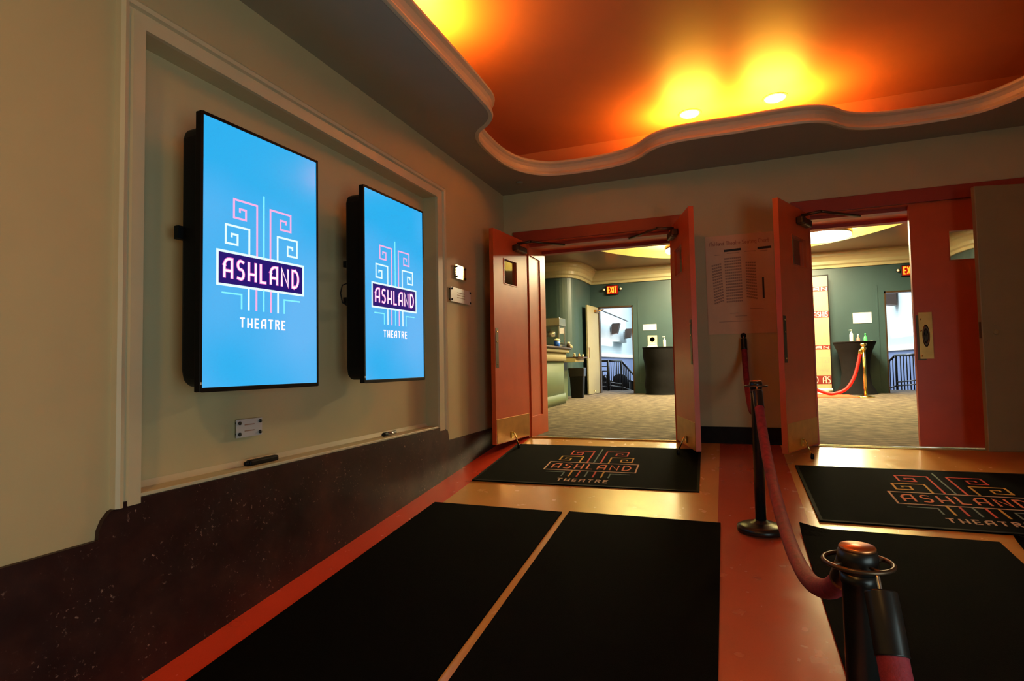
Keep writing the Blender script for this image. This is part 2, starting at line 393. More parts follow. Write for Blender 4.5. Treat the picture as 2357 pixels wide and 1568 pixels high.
def logo(fn, parent, sc, mats, navy=None, glow=None, t=0.0012, lw=0.0095):
    """art-deco theatre logo; fn(a, b, t) maps logo plane to local space, unit = metres * sc"""
    F = lambda a, b_, tt: fn(a*sc, b_*sc, tt)
    def st(nm, mt, pts, w_=1.0): MB().stroke(pts, lw*w_, F, 0, t).build(nm, mt, parent)
    for s_ in (-1, 1):
        st('inner_scroll', mats[0], [(s_*.040, .078), (s_*.040, .330), (s_*.170, .330), (s_*.170, .244), (s_*.104, .244), (s_*.104, .291), (s_*.138, .291), (s_*.138, .276)])
        st('outer_scroll', mats[1], [(s_*.085, .078), (s_*.085, .203), (s_*.213, .203), (s_*.213, .117), (s_*.150, .117), (s_*.150, .164), (s_*.182, .164), (s_*.182, .150)])
        st('inner_stem', mats[0], [(s_*.0435, -.079), (s_*.0435, -.183)])
        st('outer_stem', mats[1], [(s_*.0875, -.079), (s_*.0875, -.183)])
        st('corner_line', mats[2], [(s_*.231, -.114), (s_*.127, -.114), (s_*.127, -.183)], .8)
    st('centre_line', mats[2], [(0, .079), (0, .386)], .85); st('centre_stem', mats[2], [(0, -.079), (0, -.183)], .85)
    st('logo_frame', mats[3], [(-.255, -.077), (.255, -.077), (.255, .077), (-.255, .077), (-.255, -.077)], 1.2 if glow else .95)
    if navy:
        n_ = MB(); n_.prism([(-.251, -.073), (.251, -.073), (.251, .073), (-.251, .073)], F, 0.0002, t*0.7); n_.build('name_panel', navy, parent)
    if glow:
        text(MB(), 'ASHLAND', -.220, .220, -.042, .086, lw*1.7, F, t*.6, t*1.1, gap=.42).build('name_glow', glow, parent)
    text(MB(), 'ASHLAND', -.220, .220, -.042, .086, lw*1.0, F, 0, t*1.5, gap=.42).build('name_lettering', mats[4], parent)
    text(MB(), 'THEATRE', -.134, .132, -.266, .042, lw*.82, F, 0, t, gap=.48).build('subtitle_lettering', mats[5], parent)

# ------------------------------------------------------------------ floor
YF = -8.6
fl = MB()
prof = [(0.0, -0.30), (0.0, 0.0), (YF, S*YF), (YF, S*YF-0.3)]
fl.prism([(0.005, -0.3), (0.005, 0.0), (0.0, 0.0), (YF, S*YF), (YF, S*YF-0.3)], lambda a, b_, t: (t, a, b_), -0.12, 4.98)
struct(fl.build('floor', M['terrazzo']), 'sloping terrazzo entrance floor banded in red and tan', 'floor')
lf = MB().box(-3.6, 9.4, 0.012, 10.9, -0.3, 0.0)
struct(lf.build('floor_lobby', M['carpet']), 'brown patterned carpet of the lobby beyond the doors', 'floor')
af = MB(); af.prism([(10.9, 0.0), (28, -3.0), (28, -3.3), (10.9, -0.3)], lambda a, b_, t: (t, a, b_), -3.0, 8.8)
struct(af.build('floor_auditorium', M['carpet']), 'auditorium floor falling away beyond the lobby doors', 'floor')

# ------------------------------------------------------------------ left wall with the recess
RY0, RY1, RZ0, RZ1, RD = -4.19, -1.595, 0.28, 2.245, 0.115
HC = 2.70
wl = MB()
wl.box(-0.32, 0.0, YF, RY0, -1.3, HC+0.45); wl.box(-0.32, 0.0, RY1, 0.0, -0.4, HC+0.45)
wl.box(-0.32, 0.0, RY0, RY1, -0.8, RZ0); wl.box(-0.32, 0.0, RY0, RY1, RZ1, HC+0.45)
wl.box(-0.32, -RD, RY0, RY1, RZ0, RZ1)
struct(wl.build('wall_left', M['cream']), 'cream left wall with the shallow recess that holds the screens', 'wall')
wr = MB().box(4.86, 5.1, YF, 0.0, -1.3, HC+0.45)
struct(wr.build('wall_right', M['cream']), 'cream right wall of the entrance', 'wall')
# moulding round the recess (picture-frame section, three sides)
def frame_prof(): return [(0, 0), (0, .022), (.055, .026), (.062, .012), (.072, .012), (.078, .030), (.095, .036), (.108, .026), (.112, 0)]
tr = MB()
for (k, y0, sgn) in ((0, RY0, -1), (1, RY1, 1)):
    W = 1.0 if k == 0 else 1.35
    P = [(a*W, d) for a, d in frame_prof()]
    n = len(P); vs = []
    for zz, mit in ((RZ0-0.035, 0), (RZ1, 1)):
        for (a, d) in P: vs.append((d, y0+sgn*a, zz+(a/W*1.0 if mit else 0)))
    tr.add(vs, [(i, (i+1) % n, n+(i+1) % n, n+i) for i in range(n)]+[tuple(range(n))])
P = frame_prof(); n = len(P); vs = []
for y0, sgn, W in ((RY0, -1, 1.0), (RY1, 1, 1.35)):
    for (a, d) in P: vs.append((d, y0+sgn*a*W, RZ1+a))
tr.add(vs, [(i, (i+1) % n, n+(i+1) % n, n+i) for i in range(n)])
struct(tr.build('trim_1', M['cream_trim']), 'moulded cream frame round the screen recess', 'trim')
sl = MB().box(-RD+0.001, 0.012, RY0, RY1+0.0, RZ0-0.012, RZ0+0.004)
sl.add([(-RD+.001, RY0, RZ0+.03), (-RD+.001, RY1, RZ0+.03), (-RD+.02, RY1, RZ0+.004), (-RD+.02, RY0, RZ0+.004)], [(0, 1, 2, 3)])
struct(sl.build('trim_2', M['cream_trim'], bevel=0.003), 'cream sill along the bottom of the screen recess', 'trim')
# marble dado on the left wall, level top, stepped up with scrolls under the recess
top = [(YF, .14), (-4.357, .14), (-4.354, .175), (-4.338, .212), (-4.312, .240), (-4.290, .248), (-4.286, .256), (-4.262, .264), (-4.225, .268), (-4.19, .268),
       (-1.585, .268), (-1.545, .264), (-1.50, .250), (-1.47, .246), (-1.455, .225), (-1.44, .185), (-1.437, .145), (-0.001, .145)]
bl = MB(); poly = top+[(-0.001, -0.05), (YF, S*YF-0.05)]
bl.prism(poly, lambda a, b_, t: (t, a, b_), 0.0, 0.022)
struct(bl.build('baseboard_left', M['marble']), 'scratched dark oxblood marble base along the left wall', 'baseboard')
br = MB().prism([(YF, .14), (-0.001, .14), (-0.001, -0.05), (YF, S*YF-0.05)], lambda a, b_, t: (t, a, b_), 4.838, 4.86)
struct(br.build('baseboard_right', M['marble']), 'dark marble base along the right wall', 'baseboard')
for x0, x1, lb in ((1.95, 2.91, 'black marble base between the two doorways'), (0.022, 0.13, 'short black marble base in the far left corner'), (4.73, 4.838, 'short black marble base in the far right corner')):
    struct(MB().box(x0, x1, -0.02, 0.0, -0.01, 0.157).build('baseboard_back', M['marble_dark']), lb, 'baseboard')

# ------------------------------------------------------------------ back wall with two deep doorways
O1 = (0.27, 1.81); O2 = (3.05, 4.63); ZT = 2.13; YB = 0.60
wb = MB()
xs = [(-3.6, O1[0]-.03), (O1[1]+.03, O2[0]-.03), (O2[1]+.03, 9.4)]
for x0, x1 in xs: wb.box(x0, x1, 0.0, YB, -0.02, 3.6)
for a, b_ in (O1, O2): wb.box(a-.03, b_+.03, 0.0, YB, ZT+.03, 3.6)
struct(wb.build('wall_back', M['cream']), 'cream back wall with two deep doorways', 'wall')
def doorway(nm, a, b_, lab):
    t = thing(nm, lab, 'door frame', (a, 0, 0), kind='structure')
    ln = MB()
    ln.box(a-.03, a, -0.004, YB+.01, 0.0, ZT); ln.box(b_, b_+.03, -0.004, YB+.01, 0.0, ZT)
    ln.box(a-.03, b_+.03, -0.004, YB+.01, ZT, ZT+.03)
    # raised stiles and rails round a sunk panel on each reveal
    for xx, s_ in ((a, 1), (b_, -1)):
        x0, x1 = sorted((xx, xx+s_*.014))
        ln.box(x0, x1, .02, .05, 0, ZT); ln.box(x0, x1, .42, YB+.01, 0, ZT)
        ln.box(x0, x1, .05, .42, 0, .22); ln.box(x0, x1, .05, .42, 2.01, ZT)
    ln.build('reveal_lining', M['red_door'], t, world=True)
    cs = MB()
    for x0, x1 in ((a-.14, a-.005), (b_+.005, b_+.14)): cs.box(x0, x1, -0.03, 0.0, 0.0, ZT+.012)
    cs.box(a-.15, b_+.15, -0.034, 0.0, ZT+.01, ZT+.13)
    cs.build('casing', M['red_dark'], t, world=True, bevel=0.003)
    for ya, yb in ((.055, .16), (.50, YB)): MB().box(a, b_, ya, yb, ZT-.034, ZT).build('head_stop', M['red_dark'], t, world=True)
    MB().box(a, b_, -0.016, 0.03, -0.002, 0.012).build('threshold_strip', M['gold'], t, world=True, bevel=0.002)
    return t
doorway('door_frame', O1[0], O1[1], 'coral red panelled doorway on the left, lobby counter seen through it')
doorway('door_frame', O2[0], O2[1], 'coral red doorway on the right, half closed, rope and banner seen through it')

LW, LT = 0.775, 0.044
def leaf(name, hinge, ang, vis, win, label, pull=False, closer=True, stop=True, kick=True):
    """door leaf; hinge edge at the origin, running along +x; vis = +1/-1: side of the lobby face"""
    t = thing(name, label, 'door', (hinge[0], hinge[1], 0.0), ang, kind='structure')
    z0, z1 = 0.022, 2.14; y0, y1 = (-LT, 0) if vis > 0 else (0, LT)
    w0, w1 = win; a0, a1 = 1.62, 1.87
    sl = MB()
    sl.box(0, LW, y0, y1, z0, a0); sl.box(0, LW, y0, y1, a1, z1)
    sl.box(0, w0, y0, y1, a0, a1); sl.box(w1, LW, y0, y1, a0, a1)
    sl.build('leaf_panel', M['red_door'], t)
    fr = MB()
    for ya, yb in ((y1-.002, y1+.006), (y0-.006, y0+.002)):
        fr.box(w0-.008, w0, ya, yb, a0-.008, a1+.008); fr.box(w1, w1+.008, ya, yb, a0-.008, a1+.008)
        fr.box(w0, w1, ya, yb, a0-.008, a0); fr.box(w0, w1, ya, yb, a1, a1+.008)
    wf = fr.build('window_frame', M['red_door'], t)
    MB().box(w0, w1, (y0+y1)/2-.003, (y0+y1)/2+.003, a0, a1).build('window_pane', M['glass'], wf)
    fy = y1 if vis > 0 else y0; s_ = vis      # lobby face
    def plate(nm, x0, x1, za, zb, face, mat, th=.0025):
        ya, yb = sorted((face, face+th*(1 if face == y1 else -1))); return MB().box(x0, x1, ya, yb, za, zb).build(nm, mat, t, bevel=0.0008)
    if kick: plate('kick_plate', .012, LW-.012, .03, .265, fy, M['brass'])
    pp = plate('push_plate', LW-.075, LW-.012, .765, 1.155, fy, M['bronze'])
    for zz in (.80, 1.02, 1.12):
        MB().lathe([(0, -.003), (.007, -.003), (.007, .003), (0, .003)], n=12, M4=Matrix.Translation((LW-.044, fy+s_*.004, zz)) @ Matrix.Rotation(PI/2, 4, 'X')).build('screw', M['gold'], pp)
    oy = y0 if vis > 0 else y1
    if pull:
        ext = fy if pull == 'front' else oy
        sg = 1 if ext == y1 else -1
        pl = plate('pull_plate', LW-.130, LW-.030, .775, 1.18, ext, M['brass'], .004)
        cup = MB(); cup.ring((0, 0, 0), .021, .006, 32, 8, Matrix.Translation((LW-.080, ext+sg*.006, .975)) @ Matrix.Rotation(PI/2, 4, 'X') @ Matrix.Diagonal((1, 3.6, 1, 1)))
        cup.lathe([(0, 0), (.020, 0)], n=24, M4=Matrix.Translation((LW-.080, ext+sg*.0055, .975)) @ Matrix.Rotation(PI/2, 4, 'X') @ Matrix.Diagonal((1, 3.6, 1, 1)))
        cup.build('flush_pull', M['bronze'], pl)
    if closer:
        cb = MB(); ya, yb = sorted((fy, fy+s_*.06)); cb.box(.10, .36, ya, yb, 1.985, 2.05)
        cb.lathe([(.030, -.04), (.032, 0), (.030, .04)], n=16, M4=Matrix.Translation((.30, fy+s_*.032, 2.02)))
        cb.build('closer_body', M['bronze'], t, bevel=0.012, seg=3)
        # two-piece arm reaching to the head of the frame
        inv = Matrix.Rotation(-ang, 4, 'Z')
        hd = inv @ Vector((AX-hinge[0] if False else (0.42 if hinge[0] < AX-1.5 or hinge[0] == O2[0] else -0.42), 0.05, 0)); el = Vector((.30, fy+s_*.19, 2.07))
        a_ = MB().tube([(.30, fy+s_*.032, 2.065), el], .014, 8).tube([el, (hd.x, hd.y, 2.085)], .012, 8)
        a_.build('closer_arm', M['bronze'], t)
    if stop:
        sx = .44
        ar = MB().box(sx-.022, sx+.022, *sorted((fy, fy+s_*.012)), .05, .115).tube([(sx, fy+s_*.014, .105), (sx, fy+s_*.03, .10), (sx+.025, fy+s_*.085, -.015)], .007, 10)
        ho = ar.build('hold_open_arm', M['gold'], t)
        MB().lathe([(.012, -.045), (.015, -.03), (.013, -.01), (.009, 0)], (sx+.028, fy+s_*.088, -.004), 12).build('rubber_tip', M['black_pl'], ho)
    return t
def A2(h, e): return math.atan2(e[1]-h[1], e[0]-h[0])
leaf('door_1', (O1[0], -0.012), A2((.27, 0), (.195, -.77)), 1, (.27, .55), 'coral red door leaf swung open beside the left wall, brass kick plate')
leaf('door_2', (O1[1], -0.012), A2((1.81, 0), (2.03, -.76)), -1, (.17, .49), 'coral red door leaf swung open left of the seating chart')
leaf('door_3', (O2[0], -0.012), A2((3.05, 0), (2.729, -.723)), 1, (.14, .49), 'coral red door leaf swung open right of the seating chart')
leaf('door_4', (O2[1]-.02, 0.0), PI, 1, (.24, .492), 'closed coral red door leaf with tall brass pull plate', pull='front', closer=False, stop=False, kick=False)
# keyed lock on the second leaf's edge
# grey side door standing open in front of the closed leaf
gd = thing('door_5', 'plain grey-beige door leaf standing open at the right edge of the photo', 'door', (4.835, -0.19, 0.0), math.atan2(-.16, -.655), kind='structure')
g = MB(); g.box(0, .675, -.022, .022, .042, 2.145); g.build('leaf_panel', M['grey_door'], gd, bevel=0.006, seg=3)
g = MB(); g.lathe([(0, 0), (.022, 0), (.020, .004), (.008, .006), (0, .006)], n=20, M4=Matrix.Translation((.575, .022, .975)) @ Matrix.Rotation(-PI/2, 4, 'X'))
g.lathe([(0, 0), (.010, 0), (.009, .003), (0, .004)], n=16, M4=Matrix.Translation((.58, .022, 1.03)) @ Matrix.Rotation(-PI/2, 4, 'X')); g.build('lock_cover', M['grey_door'], gd)
MB().box(.674, .677, -.012, .012, .93, 1.06).build('latch_plate', M['bronze'], gd)

# ------------------------------------------------------------------ ceiling with the curved coffer
half = [(.675, YF-.5), (.68, -3.2), (.69, -2.12), (.665, -1.94), (.58, -1.82), (.46, -1.735), (.385, -1.61), (.355, -1.45), (.345, -1.15), (.36, -.90), (.43, -.66), (.60, -.46), (.80, -.395),
        (1.10, -.385), (1.38, -.42), (1.60, -.53), (1.74, -.72), (1.90, -.80), (2.15, -.815), (2.43, -.80)]
half = [half[0], half[1]]+chaikin(half[1:], 2)[1:]
out = half+[(2*AX-x, y) for x, y in half[::-1][1:]]
def holed(z, outer, inner):
    bm = bmesh.new()
    vo_ = [bm.verts.new((x, y, z)) for x, y in outer+inner[::-1]]
    es = [bm.edges.new((vo_[i], vo_[(i+1) % len(vo_)])) for i in range(len(vo_))]
    bmesh.ops.triangle_fill(bm, edges=es, use_beauty=True)
    me = ([v.co[:] for v in bm.verts], [[v.index for v in f_.verts] for f_ in (bm.verts.index_update() or bm.faces)])
    bm.free(); return me
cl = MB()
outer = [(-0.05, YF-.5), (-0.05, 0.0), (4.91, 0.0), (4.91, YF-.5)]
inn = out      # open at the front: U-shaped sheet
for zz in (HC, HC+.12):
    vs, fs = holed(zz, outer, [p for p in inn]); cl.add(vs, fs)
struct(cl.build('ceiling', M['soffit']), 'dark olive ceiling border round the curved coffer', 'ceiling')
# orange upper ceiling
ZC = 3.10
cu = MB(); cu.box(0.08, 4.78, YF-.5, -.06, ZC, ZC+.1); cu.box(.08, .10, YF-.5, -.06, HC+.12, ZC); cu.box(4.76, 4.78, YF-.5, -.06, HC+.12, ZC); cu.box(.08, 4.78, -.08, -.06, HC+.12, ZC)
struct(cu.build('ceiling_coffer', M['orange']), 'glowing copper-orange raised ceiling inside the coffer', 'ceiling')
pf = [(0, -.004), (-.030, -.012), (-.038, .004), (-.034, .018), (-.018, .026), (-.012, .040), (-.016, .070), (-.030, .094), (-.040, .100), (-.050, .110), (-.052, .124), (-.044, .135), (-.02, .138), (0, .136)]
struct(sweep(out, pf, HC, 1).build('trim_3', M['cream_trim']), 'moulded cream lip sweeping round the coffer', 'trim')
# recessed round lamps in the orange ceiling
cans = []
for (x, y, lab) in ((2.05, -.42, 'round recessed ceiling lamp in the orange coffer, the left one of the glowing pair'), (2.77, -.45, 'round recessed ceiling lamp in the orange coffer, the right one of the glowing pair')):
    t = thing('ceiling_lamp', lab, 'ceiling lamp', (x, y, ZC), group='recessed lamps in the coffer')
    MB().lathe([(.084, 0), (.086, -.008), (.096, -.010), (.104, -.005), (.106, 0)]).build('trim_ring', M['orange'], t)
    MB().lathe([(0, -.026), (.045, -.023), (.075, -.014), (.085, -.004)]).build('lens', M['lamp'], t)
tag(MB().lathe([(0, -.012), (.028, -.012), (.034, -.006), (.036, 0), (0, 0)], (0.33, -.36, HC), 20).build('smoke_detector', M['soffit']), 'small round detector on the ceiling border near the far left corner', 'smoke detector')

# ------------------------------------------------------------------ screens
def tv(cx_y, x_left, ang, label, cable=False, mount=False):
    y_l, zc = cx_y
    t = thing('wall_screen', label, 'television', (x_left, y_l, 0.711), -ang, group='portrait screens on the left wall')
    W, H = .680, 1.214                       # local: +y along the wall, +x out of the wall
    fb = MB(); bz = .013
    fb.box(-.032, .003, -bz, 0, -bz-.006, H+bz); fb.box(-.032, .003, W, W+bz, -bz-.006, H+bz); fb.box(-.032, .003, 0, W, -bz-.006, 0); fb.box(-.032, .003, 0, W, H, H+bz)
    fb.build('bezel', M['black_pl'], t, bevel=0.002)
    MB().box(-.03, 0, 0, W, 0, H).build('display', M['screen'], t)
    bk = MB(); bk.prism([(.05, 0.0), (W-.05, 0.0), (W-.02, .03), (W-.01, .08), (W-.01, H-.08), (W-.02, H-.04), (W-.06, H-.02), (.06, H-.02), (.02, H-.04), (.01, H-.08), (.01, .08), (.02, .03)], lambda a, b_, tt: (tt, a, b_), -.16, -.03)
    bk.build('rear_housing', M['black_pl'], t, bevel=0.02, seg=3)
    for zz in (.50, .74): MB().box(-.25, -.15, .10, .58, zz, zz+.04).build('wall_bracket', M['black_pl'], t)
    if mount: MB().box(-.175, -.145, -.012, .1, .67, .73).build('side_clip', M['black_pl'], t)
    if cable: MB().tube([(-.15, .03, .62), (-.165, -.012, .60), (-.17, -.022, .55), (-.165, -.01, .49), (-.15, .03, .47)], .004, 8).build('cable', M['black_pl'], t)
    MB().box(.003, .0045, -.010, -.003, .012, .024).build('corner_sticker', M['white_pl'], t)
    fnl = lambda a, b_, tt: (tt, W/2-.012+a, (zc-.711)+b_)
    F2 = lambda a, b_, tt: (tt+.0004, W/2-.012+a, (zc-.711)+b_)
    logo(F2, t, 1.0, [M['s_pink'], M['s_white'], M['s_cyan'], M['s_white'], M['s_text'], M['s_text']], navy=M['s_navy'], glow=M['s_glow'])
    return t
tv((-4.023, 1.253), 0.16, math.radians(4), 'large portrait screen nearest the camera, blue with the theatre logo', mount=True)
tv((-2.892, 1.253), 0.20, math.radians(2), 'portrait screen farther along the recess beside the two wall plaques', cable=True)

# plaques on the walls
def plaque(y0, y1, z0, z1, x, label, mat, lines=0, grp=None):
    t = thing('wall_plaque', label, 'plaque', (x, (y0+y1)/2, z0), group=grp)
    h = z1-z0; a = (y1-y0)/2
    MB().box(.018, .023, -a, a, 0, h).build('plate', mat, t, bevel=0.001)
    for yy in (-a+.018, a-.018):
        for zz in (.018, h-.018):
            MB().lathe([(0, 0), (.007, 0), (.007, .024), (.0095, .024), (.0095, .030), (0, .031)], n=14, M4=Matrix.Translation((0.001, yy, zz)) @ Matrix.Rotation(PI/2, 4, 'Y')).build('standoff_bolt', M['black_metal'], t)
    if lines:
        for k in range(lines):
            zc = h*(.68-.34*k/max(1, lines-1)) if lines > 1 else h*.5
            MB().stroke([(-a*.38, zc), (a*.36, zc)], .006, lambda p, q, tt: (tt, p, q), .0232, .0236).build('engraved_text', M['ink_soft'], t)
    return t
plaque(-3.60, -3.427, .432, .526, -RD, 'small white plaque on black bolts under the nearest screen', M['plaque'], 2)
plaque(-1.262, -1.046, 1.588, 1.715, 0, 'square mirror-finish plaque, the upper of two on the left wall', M['mirror'])
plaque(-1.368, -.950, 1.368, 1.500, 0, 'wide frosted plaque, the lower of two on the left wall', M['plaque'], 3)
# two things lying on the recess sill
t = thing('cable_cover', 'flat black bar lying on the recess sill below the white plaque', 'bar', (-.055, -3.46, RZ0+.004))
MB().box(-.018, .018, -.10, .10, 0, .030).build('bar_body', M['black_pl'], t, bevel=0.009, seg=3)
MB().lathe([(.014, 0), (.010, .02), (.0, .024)], n=12, M4=Matrix.Translation((0, -.10, .015)) @ Matrix.Rotation(PI/2, 4, 'X')).build('tapered_end', M['black_pl'], t)
t = thing('marker_pen', 'small black pointed marker lying on the recess sill below the far screen', 'marker', (-.055, -2.25, RZ0+.004))
MB().tube([(0, -.03, .015), (0, .085, .015)], .0145, 14).build('barrel', M['chrome'], t)
MB().tube([(0, -.09, .012), (0, -.07, .015), (0, -.028, .015)], .0145, 14, rad=[.004, .0145, .0155]).build('cap', M['black_pl'], t)

# ------------------------------------------------------------------ seating chart
t = thing('seating_chart', 'paper theatre seating chart pinned on the wall between the doorways', 'poster', (2.44, -0.001, 1.05))
PW, PH = .61, .963
MB().box(-PW/2, PW/2, -.0035, 0, 0, PH).build('sheet', M['paper'], t)
fn = lambda a, b_, tt: (a, -.0035-tt, b_)
for wd, xa, xb in (('Ashland', -.265, -.135), ('Theatre', -.115, .012), ('Seating', .032, .155), ('Chart', .175, .265)):
    text(MB(), wd, xa, xb, .868, .036, .0055, fn, 0, .0005, gap=.2).build('title_word', M['ink_red'], t)
def blk(p): MB().prism(p, fn, 0, .0008).build('stage_block', M['ink_blk'], t)
blk([(-.135, .800), (.02, .806), (.02, .828), (-.135, .822)])
blk([(.165, .800), (.285, .804), (.285, .826), (.165, .822)])
blk([(.195, .33), (.212, .33), (.212, .53), (.195, .53)])
blocks = [MB(), MB(), MB()]
for k in range(16):
    z = .735-.028*k
    def row(x0, x1, sk, bi):
        n_ = int((x1-x0)/.0155)
        for i in range(n_):
            x = x0+(x1-x0)*i/n_; u = (i+.5)/n_-.5; zz = z+sk*u
            blocks[bi].prism([(x, zz-.0075), (x+(x1-x0)/n_*.86, zz-.0075), (x+(x1-x0)/n_*.86, zz+.0075), (x, zz+.0075)], fn, 0, .0005)
    row(-.135+.001*k*.5, .018+.001*k*.3, .006, 0)
    if k >= 2: row(-.255+.0012*k, -.165+.0012*k, .014+.001*k, 1)
    if 2 <= k < 15: row(.055, .145+.0004*k, -.004-.0016*k, 2)
for b_ in blocks: b_.build('seat_rows', M['ink_soft'], t)
for (x0, x1, z) in ((-.11, .0, .785), (.19, .25, .785), (-.22, -.17, .775), (-.1, -.02, .20), (-.05, .05, .17), (.08, .2, .235), (.05, .15, .79), (-.2, .1, .12)):
    MB().stroke([(x0, z), (x1, z)], .005, fn, 0, .0004).build('small_note', M['ink_soft'], t)

# ------------------------------------------------------------------ mats on the ramp
def on_ramp(x, y, z=0): return (x, y, S*y+z)
TILT = math.atan(S)
def mat_obj(name, x, y, w_, l_, rz, label, cat, grp, curl=None, edge=True):
    t = thing(name, label, cat, on_ramp(x, y, .001), group=grp, rot=(TILT, 0, rz))
    nx, ny = 24, 24; th = .009; mb = MB(); vs = []
    def h(a, b_):
        z = 0
        if curl:
            d = math.hypot((a-curl[0]*w_/2)/.14, (b_-l_/2)/.12); z = .03*max(0, 1-d)**1.3
        return z
    xs_ = [-w_/2+w_*i/nx for i in range(nx+1)]; ys_ = [l_/2-l_*(j/ny)**1.6 for j in range(ny+1)]
    for zt in (th, 0):
        for yy in ys_:
            for xx in xs_: vs.append((xx, yy, h(xx, yy)+zt))
    N = (nx+1)*(ny+1); fs = []
    for j in range(ny):
        for i in range(nx):
            a = j*(nx+1)+i; fs.append((a, a+1, a+nx+2, a+nx+1)); fs.append((N+a, N+a+nx+1, N+a+nx+2, N+a+1))
    bd = [j*(nx+1) for j in range(ny+1)]+[ny*(nx+1)+i for i in range(1, nx+1)]+[j*(nx+1)+nx for j in range(ny-1, -1, -1)]+[i for i in range(nx-1, 0, -1)]
    for i in range(len(bd)): a = bd[i]; b_ = bd[(i+1) % len(bd)]; fs.append((a, b_, N+b_, N+a))
    mb.add(vs, fs); mb.build('mat_body', M['mat'], t)
    return t
for (x, y, rz, lab) in ((1.16, -.905, .028, 'black logo doormat in front of the left doorway'), (3.69, -1.285, .008, 'black logo doormat in front of the right doorway')):
    t = mat_obj('logo_doormat', x, y, 1.80, 1.20, rz, lab, 'doormat', 'logo doormats')
    e = MB(); a, b_ = .90, .60
    for q in ((-a, -a+.02, -b_, b_), (a-.02, a, -b_, b_), (-a, a, -b_, -b_+.02), (-a, a, b_-.02, b_)): e.box(q[0], q[1], q[2], q[3], .0092, .0106)
    e.build('rubber_border', M['mat_edge'], t)
    cyy = (-1.01+.905) if x < 2 else (-1.365+1.285)
    logo(lambda p, q, tt: (p+.005, q+cyy, .0094+tt), t, 1.53, [M['m_red'], M['m_yel'], M['m_grey'], M['m_pale'], M['m_orange'], M['m_pale']], t=.0012, lw=.0088)
G = 'black runner mats'
mat_obj('runner_mat', .711, -3.83, .985, 3.56, 0, 'black runner mat nearest the marble base on the left', 'floor mat', G)
mat_obj('runner_mat', 1.738, -3.81, .975, 3.56, 0, 'black runner mat left of the rope posts, between gap and red floor', 'floor mat', G)
mat_obj('runner_mat', 3.155, -3.78, .97, 3.56, 0.0, 'black runner mat right of the rope posts with a curled far corner', 'floor mat', G, curl=(-1,))
mat_obj('runner_mat', 4.20, -3.72, .96, 3.56, 0, 'black runner mat cut by the right edge of the photo with a curled corner', 'floor mat', G, curl=(-1,))

# ------------------------------------------------------------------ rope posts
def post(x, y, label, name='rope_post', hgt=.90):
    t = thing(name, label, 'stanchion', on_ramp(x, y, 0), group='black rope posts')
    MB().lathe([(0, -.02), (.135, -.012), (.138, .004), (.134, .018), (.11, .030), (.07, .038), (.045, .044), (.036, .056), (0, .056)], (0, 0, .012), 48).build('base', M['black_metal'], t)
    MB().lathe([(.031, .05), (.031, hgt-.075), (.034, hgt-.070), (.034, hgt-.05)], n=28).build('pole', M['black_metal'], t)
    hd = MB().lathe([(.030, hgt-.055), (.036, hgt-.045), (.038, hgt-.02), (.036, hgt-.006), (.030, hgt-.002)], n=28)
    hd.build('collar', M['black_metal'], t)
    rg = MB().ring((0, 0, hgt-.030), .063, .0048, 48, 10)
    for k in range(4): a = k*PI/2+.5; rg.tube([(.03*math.cos(a), .03*math.sin(a), hgt-.03), (.063*math.cos(a), .063*math.sin(a), hgt-.03)], .004, 8)
    rg.build('hook_ring', M['bronze'], t)
    MB().lathe([(.033, hgt-.004), (.0345, hgt), (.032, hgt+.004), (0, hgt+.005)], n=28).build('cap', M['copper'], t)
    return t
P1 = (2.455, -2.10); P2 = (2.535, -4.475)
post(*P1, 'black rope post standing midway on the red floor strip, whole post in view')
post(*P2, 'black rope post closest to the camera with a copper cap')
z1 = S*P1[1]+.87; z2 = S*P2[1]+.87
def spline(pts, n=8):
    P = [Vector(p) for p in pts]; P = [P[0]*2-P[1]]+P+[P[-1]*2-P[-2]]; o = []
    for i in range(1, len(P)-2):
        for k in range(n):
            t_ = k/n; a, b_, c_, d_ = P[i-1:i+3]
            o.append(.5*((2*b_)+(c_-a)*t_+(2*a-5*b_+4*c_-d_)*t_*t_+(3*b_-a-3*c_+d_)*t_**3))
    o.append(P[-2]); return o
def rope(pts, r, label, sl=(True, True), mat='velvet', metal='black_metal', name='velvet_rope', cat='rope', sleeve=.11, grp='crimson velvet ropes'):
    q = spline(pts, 10); t = thing(name, label, cat, tuple(q[0]), group=grp)
    q = [p-q[0] for p in q]
    cum = [0]
    for i in range(1, len(q)): cum.append(cum[-1]+(q[i]-q[i-1]).length)
    Ltot = cum[-1]
    def seg(a, b_):
        o = []
        for i in range(len(q)):
            if a <= cum[i] <= b_: o.append(q[i])
        def at(s_):
            for i in range(1, len(q)):
                if cum[i] >= s_: k = (s_-cum[i-1])/(cum[i]-cum[i-1]); return q[i-1].lerp(q[i], k)
            return q[-1]
        return [at(a)]+[p for p in o if (p-at(a)).length > 1e-3 and (p-at(b_)).length > 1e-3]+[at(b_)]
    hk = .035
    MB().tube(seg(hk+sleeve*.9, Ltot-hk-sleeve*.9), r, 18).build('rope_body', M[mat], t)
    for e, (a, b_) in enumerate(((hk, hk+sleeve), (Ltot-hk-sleeve, Ltot-hk))):
        s_ = MB().tube(seg(a, b_), r*1.08, 18); s_.build('end_sleeve', M[metal], t)
        hook = MB().tube(seg(0.004, hk+.01) if e == 0 else seg(Ltot-hk-.01, Ltot-.004), .0045, 8); hook.build('hook', M['chrome' if metal != 'gold' else 'gold'], t)
    return t
RR = .026
rope([(2.452, -.035, 1.03), (2.453, -.10, .85), (2.455, -.35, .62), (2.458, -.80, .47), (2.458, -1.35, .42), (2.457, -1.8, .49), (2.455, -2.03, z1)], RR,
     'crimson rope from the wall under the seating chart to the farther post')
